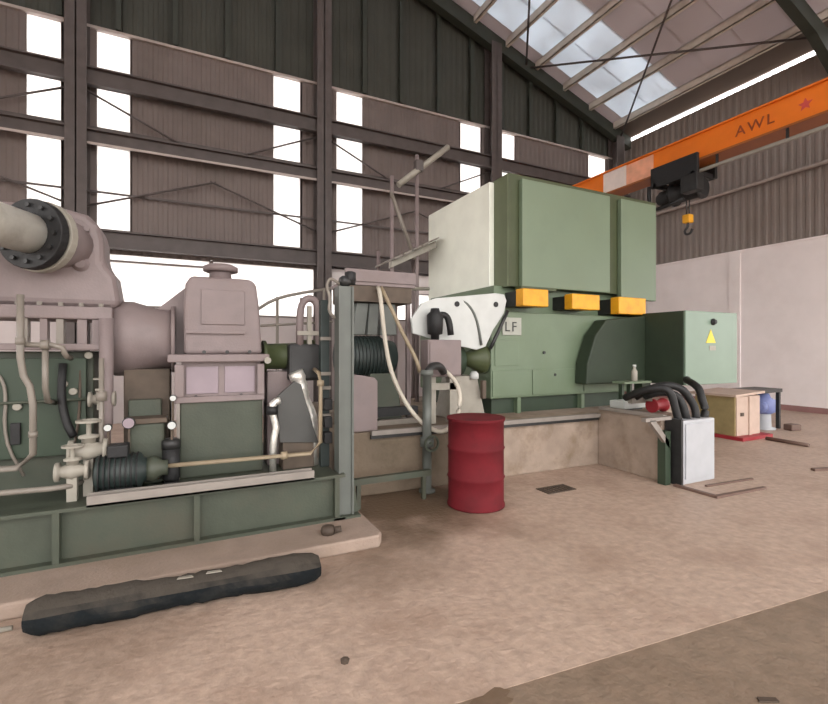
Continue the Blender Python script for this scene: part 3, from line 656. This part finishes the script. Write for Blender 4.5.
obj('arch', MB().tube([(0.95, 4.4, 1.6), (0.95, 4.4, 1.95), (1.0, 4.4, 2.05), (1.09, 4.4, 2.05), (1.13, 4.4, 1.95), (1.13, 4.4, 1.6)], 0.035, 10), 'pink', up)
obj('inner_bar', MB().box(1.02, 1.06, 4.38, 4.42, 1.6, 1.98), 'cream', up)
obj('clamp_bar', MB().box(0.92, 1.16, 4.36, 4.44, 1.70, 1.74), 'cream', up)

# ---- loose things on the floor, left
rl = thing('rubber_roll', 'long black wrapped roll lying on the floor before the concrete pad', 'roll', (0.02, 3.14, 0))
mbr = MB(); n = 16; pts = []
K = 40
for i in range(K + 1):
    t = i / K; x = -0.80 + 1.60 * t; y = 3.22 - 0.10 * t
    r = 0.100 + 0.009 * math.sin(9 * t) + 0.005 * math.sin(23 * t + 1) + random.uniform(-0.006, 0.006)
    if i == 0 or i == K: r *= 0.72
    elif i == 1 or i == K - 1: r *= 0.93
    for k in range(n):
        th = 2 * math.pi * k / n
        sq = 1 - 0.12 * abs(math.sin(2 * th))
        pts.append((x, y + math.cos(th) * r * 1.1 * (1 + 0.05 * math.sin(5 * th + 14 * t)), max(0.0, 0.09 + math.sin(th) * r * sq)))
mbr.add(pts, [(k * n + i, k * n + (i + 1) % n, (k + 1) * n + (i + 1) % n, (k + 1) * n + i) for k in range(K) for i in range(n)], True)
mbr.f += [tuple(range(n - 1, -1, -1)), tuple(K * n + i for i in range(n))]; mbr.sm += [False, False]
obj('roll', mbr, 'roll', rl)
for xx in (-0.06, 0.10):
    obj('scrap', MB().prism([(xx, 3.12), (xx + 0.09, 3.11), (xx + 0.08, 3.135), (xx + 0.01, 3.145)], 0.183, 0.188, 'xy'), 'cream', rl)
db = thing('metal_lump', 'small dark metal lump on the pad corner by the skid', 'scrap', (1.0, 3.6, 0.1))
obj('lump', MB().lathe((1.0, 3.60, 0.1), (0, 0, 1), [(0, 0.05), (0.03, 0.06), (0.06, 0.05), (0.07, 0.02)], 9), 'pit', db)
obj('stub', MB().lathe((1.05, 3.58, 0.13), (1, -0.2, 0.1), [(0, 0.03), (0.05, 0.025)], 8), 'pit', db)
rod = obj('white_rod', MB().cyl((-1.6, 3.33, 0.015), (-0.88, 3.30, 0.015), 0.014, 8), 'cream'); tag(rod, 'thin pale rod on the floor at the far left edge', 'rod')
for (x, y, s, nm) in ((0.707, 2.234, 0.022, 'dark pebble of debris on the open floor below the black roll'),):
    o = obj('debris', MB().lathe((x, y, 0), (0, 0, 1), [(0, s), (s * 0.6, s * 1.1), (s, s * 0.4)], 7, False), 'pit'); tag(o, nm, 'debris')
o = obj('debris', MB().prism([(2.02, 1.20), (2.10, 1.19), (2.11, 1.22), (2.03, 1.235)], -0.002, 0.006, 'xy'), 'pit'); tag(o, 'flat dark scrap on the brown foreground floor', 'debris')

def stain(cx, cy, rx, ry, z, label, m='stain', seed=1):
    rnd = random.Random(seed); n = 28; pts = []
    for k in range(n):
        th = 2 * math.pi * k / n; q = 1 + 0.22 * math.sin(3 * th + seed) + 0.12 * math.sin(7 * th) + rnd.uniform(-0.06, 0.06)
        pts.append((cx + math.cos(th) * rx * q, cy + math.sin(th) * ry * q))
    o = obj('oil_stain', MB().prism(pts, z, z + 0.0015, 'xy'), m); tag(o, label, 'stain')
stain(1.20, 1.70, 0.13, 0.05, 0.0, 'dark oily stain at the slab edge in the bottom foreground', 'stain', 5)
o = obj('debris', MB().prism([(2.28, 1.17), (2.36, 1.13), (2.37, 1.15), (2.30, 1.19)], -0.002, 0.006, 'xy'), 'pit'); tag(o, 'small dark twig like scrap at the bottom right foreground', 'debris')
# ================================================================== MIDDLE EQUIPMENT
dr = thing('oil_drum', 'dark red steel oil drum standing in front of the foundation', 'drum', (2.62, 3.93, 0))
obj('body', MB().lathe((2.62, 3.93, 0), (0, 0, 1), [(0, 0.275), (0.005, 0.29), (0.025, 0.29), (0.03, 0.28), (0.28, 0.28), (0.295, 0.291), (0.31, 0.28), (0.57, 0.28), (0.585, 0.291), (0.60, 0.28), (0.85, 0.28), (0.855, 0.29), (0.88, 0.29), (0.882, 0.278)], 36), 'drum', dr)
dl = obj('lid', MB().lathe((2.62, 3.93, 0.862), (0, 0, 1), [(0, 0.276), (0.006, 0.276)], 32), 'drum_top', dr)
obj('rim', MB().ring((2.62, 3.93, 0.866), (0, 0, 1), 0.268, 0.292, 0.018, 36), 'drum', dr)
obj('bung', MB().lathe((2.74, 3.86, 0.868), (0, 0, 1), [(0, 0.03), (0.012, 0.03), (0.012, 0.02)], 12), 'darkmet', dl)

pp = obj('pink_pedestal', MB().prism([(1.56, BZ), (1.86, BZ), (1.86, 1.22), (1.82, 1.26), (1.6, 1.30), (1.56, 1.26)], 4.70, 4.96), 'pink', None, 0.01)
tag(pp, 'pinkish upright pedestal block on the foundation behind the grey post', 'pedestal')
mo = thing('drive_motor', 'dark teal drive motor on a green stand behind the grey post', 'motor', (2.0, 5.35, BZ))
mob = obj('barrel', MB().lathe((1.56, 5.3, 1.47), (1, 0, 0), [(0, 0.12), (0.03, 0.22), (0.10, 0.25), (0.55, 0.25), (0.6, 0.22), (0.72, 0.2), (0.76, 0.12)], 24), 'teal', mo)
for k in range(10):
    obj('cooling_rib', MB().lathe((1.68 + 0.045 * k, 5.3, 1.47), (1, 0, 0), [(0, 0.262), (0.014, 0.262)], 24), 'teal', mob)
obj('stand', MB().prism([(1.86, BZ), (2.34, BZ), (2.26, 1.28), (1.92, 1.28)], 5.1, 5.5), 'skid', mo, 0.01)
obj('base_rail', MB().box(1.8, 2.5, 4.98, 5.1, BZ, BZ + 0.06), 'pipe', mo)
obj('dark_rail', MB().box(1.85, 2.5, 5.0, 5.1, BZ + 0.1, BZ + 0.2), 'black', mo)
du = thing('air_duct', 'grey tapered ducts rising above the teal motor', 'duct', (2.05, 5.3, 1.6))
for a, b, c_, d in ((1.74, 1.90, 1.80, 1.95), (1.93, 2.06, 1.96, 2.08), (2.10, 2.32, 2.14, 2.3)):
    obj('duct', MB().prism([(a, 1.74), (b, 1.74), (d, 2.12), (c_, 2.12)], 5.22, 5.42), 'post', du, 0.01)
pf = thing('small_platform', 'brown platform with pinkish top edge above the teal motor', 'platform', (2.0, 5.4, BZ))
obj('deck', MB().box(1.62, 2.52, 5.12, 5.7, 2.32, 2.36), 'pink', pf)
obj('fascia', MB().box(1.64, 2.48, 5.14, 5.68, 2.13, 2.32), 'brown', pf)
for (x, y) in ((1.68, 5.6), (2.46, 5.2), (2.46, 5.6)):
    obj('leg', MB().box(x - 0.025, x + 0.025, y - 0.025, y + 0.025, BZ, 2.13), 'pink', pf)
obj('kerb', MB().box(1.62, 2.52, 5.10, 5.13, 2.36, 2.50), 'pink', pf)
hs = thing('water_hose', 'pale hose hanging in a long loop above the foundation', 'hose', (2.4, 4.75, 0.62))
obj('hose', MB().tube([(2.02, 5.1, 2.30), (2.01, 5.0, 2.2), (2.02, 4.95, 1.9), (2.03, 4.85, 1.5), (2.08, 4.75, 1.2), (2.20, 4.62, 0.9), (2.38, 4.55, 0.70), (2.58, 4.5, 0.62), (2.75, 4.5, 0.78), (2.83, 4.55, 1.02), (2.80, 4.62, 1.2), (2.70, 4.72, 1.33)], 0.026, 8, 2), 'hose', hs)
hs2 = thing('short_hose', 'pale hose slanting down to the grey standpipe', 'hose', (2.2, 4.9, 1.3))
obj('hose', MB().tube([(2.06, 5.1, 2.3), (2.12, 5.0, 2.1), (2.25, 4.9, 1.75), (2.38, 4.8, 1.45), (2.40, 4.75, 1.3)], 0.024, 8, 2), 'beige', hs2)
spi = thing('standpipe', 'grey green standpipe with valve in front of the foundation', 'standpipe', (2.36, 4.5, 0))
obj('pipe', MB().lathe((2.36, 4.5, 0), (0, 0, 1), [(0, 0.09), (0.03, 0.09), (0.03, 0.05), (0.5, 0.05), (0.5, 0.075), (0.6, 0.075), (0.6, 0.05), (1.28, 0.05), (1.28, 0.07), (1.34, 0.07)], 16), 'post', spi)
obj('valve_wheel', MB().ring((2.36, 4.40, 0.55), (0, -1, 0), 0.07, 0.09, 0.02, 16).cyl((2.36, 4.5, 0.55), (2.36, 4.39, 0.55), 0.015, 8), 'skid', spi)
obj('elbow', MB().tube([(2.36, 4.5, 1.30), (2.44, 4.55, 1.38), (2.58, 4.6, 1.38), (2.66, 4.66, 1.30)], 0.045, 10), 'darkmet', spi)
gp = thing('green_rail', 'low green rail on the floor between skid and foundation', 'rail', (1.8, 4.3, 0))
obj('rail', MB().box(1.44, 2.3, 4.28, 4.34, 0.24, 0.30), 'skid', gp)
for x in (1.5, 2.22): obj('leg', MB().box(x - 0.02, x + 0.02, 4.29, 4.33, 0, 0.24), 'skid', gp)

jb = thing('junction_box', 'pinkish square junction box on a pale stand behind the hose loop', 'box', (2.75, 4.95, BZ))
jbb = obj('box', MB().box(2.52, 2.98, 4.78, 4.98, 1.24, 1.68), 'pink', jb, 0.012)
obj('lid', MB().box(2.54, 2.96, 4.765, 4.78, 1.26, 1.66), 'pink', jbb, 0.004)
obj('stand', MB().box(2.60, 2.66, 4.84, 4.92, BZ, 1.24).box(2.84, 2.96, 4.82, 4.92, BZ, 1.24), 'cream', jb)
obj('crossbar', MB().box(2.55, 3.0, 4.82, 4.92, 1.08, 1.16), 'cream', jb)
bf = thing('air_filter', 'black round air filter on top of the pinkish junction box', 'filter', (2.7, 4.9, 1.68))
obj('body', MB().lathe((2.68, 4.9, 1.68), (0, 0, 1), [(0, 0.05), (0.06, 0.05), (0.07, 0.09), (0.3, 0.10), (0.34, 0.06), (0.38, 0.05), (0.385, 0.02)], 18), 'black', bf)
obj('spout', MB().tube([(2.72, 4.9, 1.98), (2.83, 4.9, 1.99), (2.88, 4.9, 1.9), (2.90, 4.9, 1.74)], 0.04, 10), 'black', bf)

wp = thing('white_bracket', 'white fan shaped bracket plate with two dark holes beside the press', 'bracket', (3.2, 5.0, 1.5))
P_ = [(2.42, 1.93), (2.56, 2.13), (2.76, 2.20), (3.18, 2.25), (3.66, 2.31), (3.80, 2.30), (3.84, 2.22), (3.80, 2.05), (3.62, 1.82), (3.50, 1.60), (3.36, 1.56), (2.98, 1.63), (2.6, 1.72), (2.44, 1.76)]
wpl = obj('plate', MB().prism(P_, 5.02, 5.06), 'white', wp, 0.008)
for (x, z) in ((3.66, 2.16), (3.06, 2.14)):
    obj('hole_plug', MB().lathe((x, 5.02, z), (0, -1, 0), [(0, 0.035), (0.012, 0.035)], 14), 'black', wpl)
obj('edge_strap', MB().tube([(3.84, 5.0, 2.08), (3.70, 5.0, 1.82), (3.56, 5.0, 1.58)], 0.025, 8), 'darkmet', wp)
obj('curved_tube', MB().tube([(3.14, 5.04, 2.2), (3.28, 5.02, 2.1), (3.38, 5.02, 1.9), (3.42, 5.0, 1.62)], 0.018, 8), 'post', wp)
gpu = thing('green_pump', 'dark green pump with olive bell beside the press body', 'pump', (3.25, 5.3, BZ))
obj('body', MB().lathe((2.9, 5.3, 1.42), (1, 0, 0), [(0, 0.15), (0.04, 0.22), (0.35, 0.22), (0.38, 0.12)], 20), 'green_deep', gpu)
obj('bell', MB().lathe((3.28, 5.22, 1.44), (1, -0.1, 0.0), [(0, 0.08), (0.1, 0.12), (0.25, 0.2), (0.30, 0.2)], 20), 'green_dark', gpu)
obj('pedestal', MB().prism([(3.0, BZ), (3.55, BZ), (3.42, 1.22), (3.12, 1.22)], 5.1, 5.5), 'cream', gpu, 0.01)
obj('coupling', MB().lathe((3.36, 5.08, 1.18), (0, 0, 1), [(0, 0.06), (0.06, 0.06), (0.1, 0.03)], 14), 'white', gpu)
obj('side_lever', MB().box(3.44, 3.5, 5.0, 5.06, 0.92, 1.16), 'brown', gpu, 0.01)

# pipe scaffold
sc = thing('pipe_scaffold', 'pale pipe scaffold with sloping top rail left of the press', 'scaffold', (3.3, 7.0, BZ))
obj('pole', MB().cyl((3.02, 7.0, BZ), (3.02, 7.0, 4.42), 0.035, 8), 'pink', sc)
obj('pole', MB().cyl((3.48, 7.0, BZ), (3.48, 7.0, 4.85), 0.035, 8), 'pink', sc)
obj('pole', MB().cyl((3.02, 7.6, BZ), (3.02, 7.6, 3.3), 0.035, 8), 'pink', sc)
obj('pole', MB().cyl((3.70, 7.6, BZ), (3.70, 7.6, 3.5), 0.035, 8), 'pink', sc)
obj('top_rail', MB().cyl((3.11, 6.95, 4.27), (4.06, 6.95, 5.08), 0.05, 8), 'cream', sc)
obj('clamp', MB().box(3.42, 3.56, 6.9, 7.02, 4.56, 4.74), 'steel_dark', sc, 0.01)
obj('diagonal', MB().cyl((2.98, 6.96, 4.15), (3.42, 6.96, 3.08), 0.032, 8), 'pipe', sc)
obj('platform_beam', MB().prism([(2.98, 3.0), (3.80, 3.42), (3.80, 3.30), (2.98, 2.90)], 6.92, 7.04), 'cream', sc)
for k in range(5):
    t = k / 4.0
    obj('plank', MB().prism([(2.98 + 0.68 * t, 3.01 + 0.35 * t), (3.12 + 0.68 * t, 3.08 + 0.35 * t), (3.12 + 0.68 * t, 3.11 + 0.35 * t), (2.98 + 0.68 * t, 3.04 + 0.35 * t)], 6.8, 7.65), 'pipe', sc)
obj('ledger', MB().cyl((2.9, 6.98, 2.55), (3.7, 6.98, 2.6), 0.03, 8), 'cream', sc)
hr = thing('handrail', 'thin pale handrail in front of the bright low window', 'handrail', (1.5, 8.0, 0))
for x in (1.35, 1.75, 2.15): obj('post', MB().cyl((x, 8.0, 0), (x, 8.0, 2.45 if x < 2 else 2.62), 0.025, 8), 'pipe', hr)
obj('top_rail', MB().tube([(1.0, 8.0, 2.2), (1.35, 8.0, 2.45), (2.3, 8.0, 2.65)], 0.028, 8), 'pipe', hr)
obj('mid_rail', MB().cyl((1.0, 8.0, 1.95), (2.3, 8.0, 2.05), 0.022, 8), 'pipe', hr)

# ================================================================== PRESS
pr = thing('press_machine', 'large green press with tall upper housing and yellow blocks', 'press', (5.2, 5.9, BZ))
obj('base', MB().box(3.72, 6.25, 5.2, 7.2, BZ, 0.90), 'green_deep', pr)
obj('base_rib', MB().box(4.1, 4.16, 5.12, 5.2, BZ, 0.90), 'green_low', pr)
obj('base_rib', MB().box(5.3, 5.36, 5.12, 5.2, BZ, 0.90), 'green_low', pr)
obj('lower_body', MB().box(3.64, 6.30, 5.10, 7.2, 0.90, 2.08), 'green_low', pr, 0.012)
for a, b in ((3.66, 4.32), (4.34, 5.3), (5.32, 6.28)):
    obj('skirt_panel', MB().box(a, b, 5.085, 5.10, 0.93, 1.28), 'green_low', pr, 0.004)
obj('access_panel', MB().box(3.70, 4.10, 5.088, 5.10, 1.34, 1.70), 'green_low', pr, 0.004)
bolts(pr, [(4.55, 5.098, 1.52), (4.75, 5.098, 1.2), (5.6, 5.098, 1.5), (6.1, 5.098, 1.5)], (0, -1, 0), 0.022, 0.02, 'darkmet')
obj('neck', MB().box(3.85, 6.3, 5.32, 7.2, 2.08, 2.46), 'green_low', pr)
obj('name_plate', MB().box(3.82, 4.14, 5.082, 5.10, 1.76, 2.0), 'plate', pr, 0.003)
tm = text_mesh('LF', 0.19, 0.003)
to = bpy.data.objects.new('plate_lettering', tm); COL.objects.link(to); to.parent = pr
tm.materials.clear(); tm.materials.append(M['darkmet'])
to.rotation_euler = (math.pi / 2, 0, 0); to.location = (3.85 - 5.2, 5.079 - 5.9, 1.81 - BZ)
UB = obj('upper_housing', MB().box(4.0, 7.05, 5.18, 7.40, 2.44, 4.02), 'green_dark', pr, 0.01)
obj('side_panel', MB().box(3.985, 4.0, 5.19, 5.50, 2.44, 4.0), 'olive_side', pr)
obj('side_cover', MB().box(3.90, 3.985, 5.50, 7.38, 2.40, 3.98), 'green_pale', pr, 0.01)
obj('front_panel', MB().box(4.17, 5.88, 5.10, 5.18, 2.44, 3.94), 'green_mid', pr, 0.008)
obj('front_panel', MB().box(6.13, 6.95, 5.10, 5.18, 2.36, 3.94), 'green_mid', pr, 0.008)
obj('under_ledge', MB().box(4.12, 4.75, 5.06, 5.2, 2.395, 2.44), 'green_dark', pr)
obj('top_box', MB().box(4.2, 4.6, 6.3, 7.0, 4.02, 4.14), 'cream', pr, 0.02)
for x0, x1, z0, z1 in ((4.02, 4.46, 2.15, 2.385), (4.90, 5.44, 2.14, 2.36), (5.84, 6.44, 2.10, 2.36)):
    bl = obj('clamp_block', MB().box(x0, x1, 4.90, 5.06, z0, z1), 'yellow', pr, 0.012, 'amber yellow block')
    obj('bracket', MB().box(x0 + 0.02, x1 - 0.02, 5.06, 5.32, z0 + 0.01, z1 - 0.02), 'darkmet', bl)

cbn = thing('control_cabinet', 'green control cabinet with yellow warning label right of the press', 'cabinet', (6.95, 4.9, 1.04))
obj('body', MB().box(6.36, 7.60, 4.24, 5.70, 1.05, 2.12), 'body_and_shade', cbn, 0.01)
cd = obj('door', MB().box(6.36, 7.60, 4.205, 4.24, 1.05, 2.12), 'green_cab', cbn, 0.008)
obj('side_skin', MB().box(7.60, 7.612, 4.24, 5.7, 1.05, 2.12), 'green_cab', cbn)
obj('knob', MB().lathe((6.985, 4.205, 1.97), (0, -1, 0), [(0, 0.05), (0.02, 0.05), (0.03, 0.03), (0.05, 0.03)], 12), 'black', cd)
obj('warning_label', MB().prism([(6.82, 1.66), (7.05, 1.66), (6.935, 1.86)], 4.199, 4.204), 'label_y', cd)
obj('paper_label', MB().box(6.90, 7.05, 4.199, 4.204, 1.55, 1.62), 'cream', cd)
obj('shade_panel', MB().prism([(5.12, 1.06), (5.14, 1.36), (5.30, 1.77), (5.52, 2.0), (6.36, 2.08), (6.36, 1.06)], 4.85, 5.08), 'body_and_shade', cbn, 0.02)  # added dark shape standing in for shade on the press front
obj('support_leg', MB().box(6.42, 6.6, 4.95, 5.1, BZ, 1.05), 'green_deep', cbn)
obj('support_leg', MB().box(6.9, 7.08, 5.3, 5.45, BZ, 1.05), 'green_deep', cbn)

# things on the foundation corner
tb = thing('white_block', 'white flat block on the foundation below the cabinet', 'block', (5.5, 4.35, 0.75))
obj('body', MB().box(5.2, 5.62, 4.28, 4.52, 0.75 + 0.02, 0.75 + 0.12), 'white', tb, 0.01)
obj('foot', MB().box(5.24, 5.58, 4.3, 4.5, 0.75, 0.75 + 0.02), 'darkmet', tb)
rv = thing('red_valve', 'dark red valve body with cream cap beside the white block', 'valve', (5.45, 4.1, 0.75))
obj('body', MB().lathe((5.36, 4.0, 0.75 + 0.09), (1, 0, 0), [(0, 0.09), (0.03, 0.09), (0.04, 0.06), (0.2, 0.07), (0.21, 0.09), (0.24, 0.09)], 16), 'red', rv)
obj('cap', MB().lathe((5.34, 4.02, 0.75 + 0.15), (0, 0, 1), [(0, 0.04), (0.1, 0.04), (0.12, 0.06), (0.14, 0.06)], 12), 'cream', rv)
obj('arm', MB().box(5.1, 5.46, 4.08, 4.14, 0.75 + 0.12, 0.75 + 0.20), 'pipe', rv)
bt = thing('small_bottle', 'small white bottle standing against the dark green cabinet side', 'bottle', (5.58, 4.45, 1.08))
obj('body', MB().lathe((5.62, 4.46, 1.12), (0, 0, 1), [(0, 0.035), (0.01, 0.04), (0.14, 0.04), (0.17, 0.02), (0.2, 0.02)], 14), 'cream', bt)
obj('cap', MB().lathe((5.62, 4.46, 1.32), (0, 0, 1), [(0, 0.024), (0.03, 0.024)], 12), 'white', bt)
tb2 = thing('pipe_bracket', 'grey green bracket table carrying the small bottle', 'bracket', (5.6, 4.5, 0.75))
obj('top', MB().box(5.35, 5.9, 4.40, 4.6, 1.09, 1.12), 'green_mid', tb2)
obj('leg', MB().box(5.4, 5.44, 4.48, 4.54, 0.75, 1.09), 'green_deep', tb2)
obj('leg', MB().box(5.56, 5.60, 4.48, 4.54, 0.75, 1.09), 'green_deep', tb2)
pl = thing('corner_stand', 'grey angle stand with diagonal strut at the foundation corner', 'stand', (5.0, 3.6, 0))
obj('top_bar', MB().box(4.97, 5.03, 3.56, 4.5, 0.755, 0.80), 'tray', pl)
obj('diagonal', MB().prism([(4.66, 0.76), (4.76, 0.76), (5.0, 0.50), (5.0, 0.42)], 3.50, 3.55), 'tray', pl)
obj('top_arm', MB().box(4.60, 5.04, 3.50, 3.56, 0.75, 0.79), 'tray', pl)
obj('green_post', MB().box(4.93, 5.02, 3.50, 3.60, 0, 0.62), 'green_deep', pl)
wbx = thing('white_box', 'pale grey upright box with black hoses at the foundation corner', 'box', (5.42, 3.5, 0))
obj('body', MB().box(5.10, 5.72, 3.42, 3.60, 0.0, 0.74), 'lightbox', wbx, 0.01)
obj('side_plate', MB().box(5.065, 5.10, 3.40, 3.60, 0.0, 0.76), 'darkmet', wbx)
obj('front_plate', MB().box(5.16, 5.68, 3.405, 3.42, 0.06, 0.70), 'lightbox', wbx, 0.004)
for pth in ([(5.20, 3.52, 0.70), (5.17, 3.54, 0.85), (5.12, 3.56, 1.05), (5.06, 3.62, 1.12), (4.96, 3.8, 1.08), (5.0, 4.1, 0.95)],
            [(5.52, 3.52, 0.70), (5.54, 3.54, 0.85), (5.46, 3.58, 1.0), (5.38, 3.62, 1.10), (5.22, 3.7, 1.14), (5.12, 3.85, 1.08), (5.2, 4.1, 0.95)],
            [(5.66, 3.52, 0.70), (5.74, 3.54, 0.82), (5.71, 3.57, 0.95), (5.74, 3.62, 1.08), (5.86, 3.8, 1.14), (6.2, 4.1, 1.14), (6.45, 4.24, 1.14)],
            [(5.36, 3.52, 0.70), (5.33, 3.56, 0.9), (5.28, 3.6, 1.02), (5.14, 3.7, 1.06), (5.1, 3.9, 0.98)]):
    obj('black_hose', MB().tube(pth, 0.046, 8, 2), 'black', wbx)

# right-hand floor
cr = thing('plywood_crate', 'pale crate with olive side on a dark red base near the white wall', 'crate', (8.8, 4.9, 0))
obj('body', MB().box(8.52, 9.22, 4.72, 5.45, 0.06, 0.74), 'crate', cr, 0.006)
obj('side_board', MB().box(8.49, 8.52, 4.74, 5.43, 0.06, 0.74), 'wood', cr)
obj('lid', MB().prism([(8.42, 0.74), (9.3, 0.78), (9.3, 0.82), (8.42, 0.78)], 4.68, 5.5), 'crate', cr)
obj('base', MB().box(8.44, 9.35, 4.58, 5.45, 0.0, 0.06), 'red', cr)
obj('batten', MB().box(8.86, 8.94, 4.70, 4.72, 0.06, 0.74), 'crate', cr)
obj('latch', MB().box(8.62, 8.70, 4.7, 4.72, 0.40, 0.46), 'brown', cr)
bp = thing('work_bench', 'small dark topped bench beside the pale crate', 'bench', (9.9, 5.25, 0))
obj('top', MB().box(9.42, 10.55, 5.0, 5.5, 0.72, 0.79), 'darkmet', bp)
for (x, y) in ((9.47, 5.05), (9.47, 5.45), (10.5, 5.45), (10.5, 5.05)):
    obj('leg', MB().box(x - 0.03, x + 0.03, y - 0.03, y + 0.03, 0, 0.72), 'darkmet', bp)
bl = thing('blue_motor', 'blue upright motor on a pale stand under the bench top', 'motor', (10.18, 5.15, 0))
obj('body', MB().lathe((10.18, 5.15, 0.30), (0, 0, 1), [(0, 0.12), (0.04, 0.19), (0.28, 0.19), (0.32, 0.12), (0.40, 0.09)], 16), 'blue', bl)
obj('stand', MB().lathe((10.18, 5.15, 0), (0, 0, 1), [(0, 0.2), (0.03, 0.2), (0.05, 0.13), (0.30, 0.12)], 16), 'lightbox', bl)
obj('fan_cover', MB().lathe((10.02, 5.08, 0.45), (-1, -0.2, 0), [(0, 0.10), (0.12, 0.10), (0.14, 0.06)], 12), 'blue', bl)
o = obj('scrap_block', MB().prism([(10.35, 4.75), (10.6, 4.70), (10.62, 4.9), (10.4, 4.92)], 0, 0.12, 'xy'), 'rod', None, 0.02); tag(o, 'dark brown block on the floor right of the bench', 'scrap')
o = obj('steel_bar', MB().cyl((8.98, 4.5, 0.03), (8.92, 3.86, 0.03), 0.03, 8), 'rod'); tag(o, 'dark steel bar lying on the floor by the crate', 'bar')
o = obj('pit_edging', MB().prism([(4.98, 3.44), (5.03, 3.44), (5.03, 3.0), (5.82, 2.95), (5.82, 2.91), (4.98, 2.95)], 0, 0.025, 'xy'), 'rod'); tag(o, 'dark L shaped steel edging on the floor before the white box', 'edging')
o = obj('floor_bar', MB().prism([(5.3, 3.28), (6.1, 3.22), (6.1, 3.19), (5.3, 3.25)], 0, 0.02, 'xy'), 'rod'); tag(o, 'thin brown strip on the floor at the white box foot', 'strip')
o = obj('floor_bar', MB().prism([(7.25, 3.12), (7.6, 3.02), (7.58, 2.96), (7.22, 3.06)], 0, 0.03, 'xy'), 'rod'); tag(o, 'short dark scrap on the floor at the right edge', 'scrap')
dg = thing('floor_drain', 'small dark rectangular drain cover in the open floor', 'drain', (3.7, 3.95, 0))
obj('frame', MB().box(3.50, 3.90, 3.84, 3.87, 0, 0.008).box(3.50, 3.90, 4.02, 4.05, 0, 0.008).box(3.50, 3.53, 3.87, 4.02, 0, 0.008).box(3.87, 3.90, 3.87, 4.02, 0, 0.008), 'pit', dg)
for k in range(6):
    obj('slat', MB().box(3.535 + 0.057 * k, 3.575 + 0.057 * k, 3.87, 4.02, 0.001, 0.006), 'pit', dg)
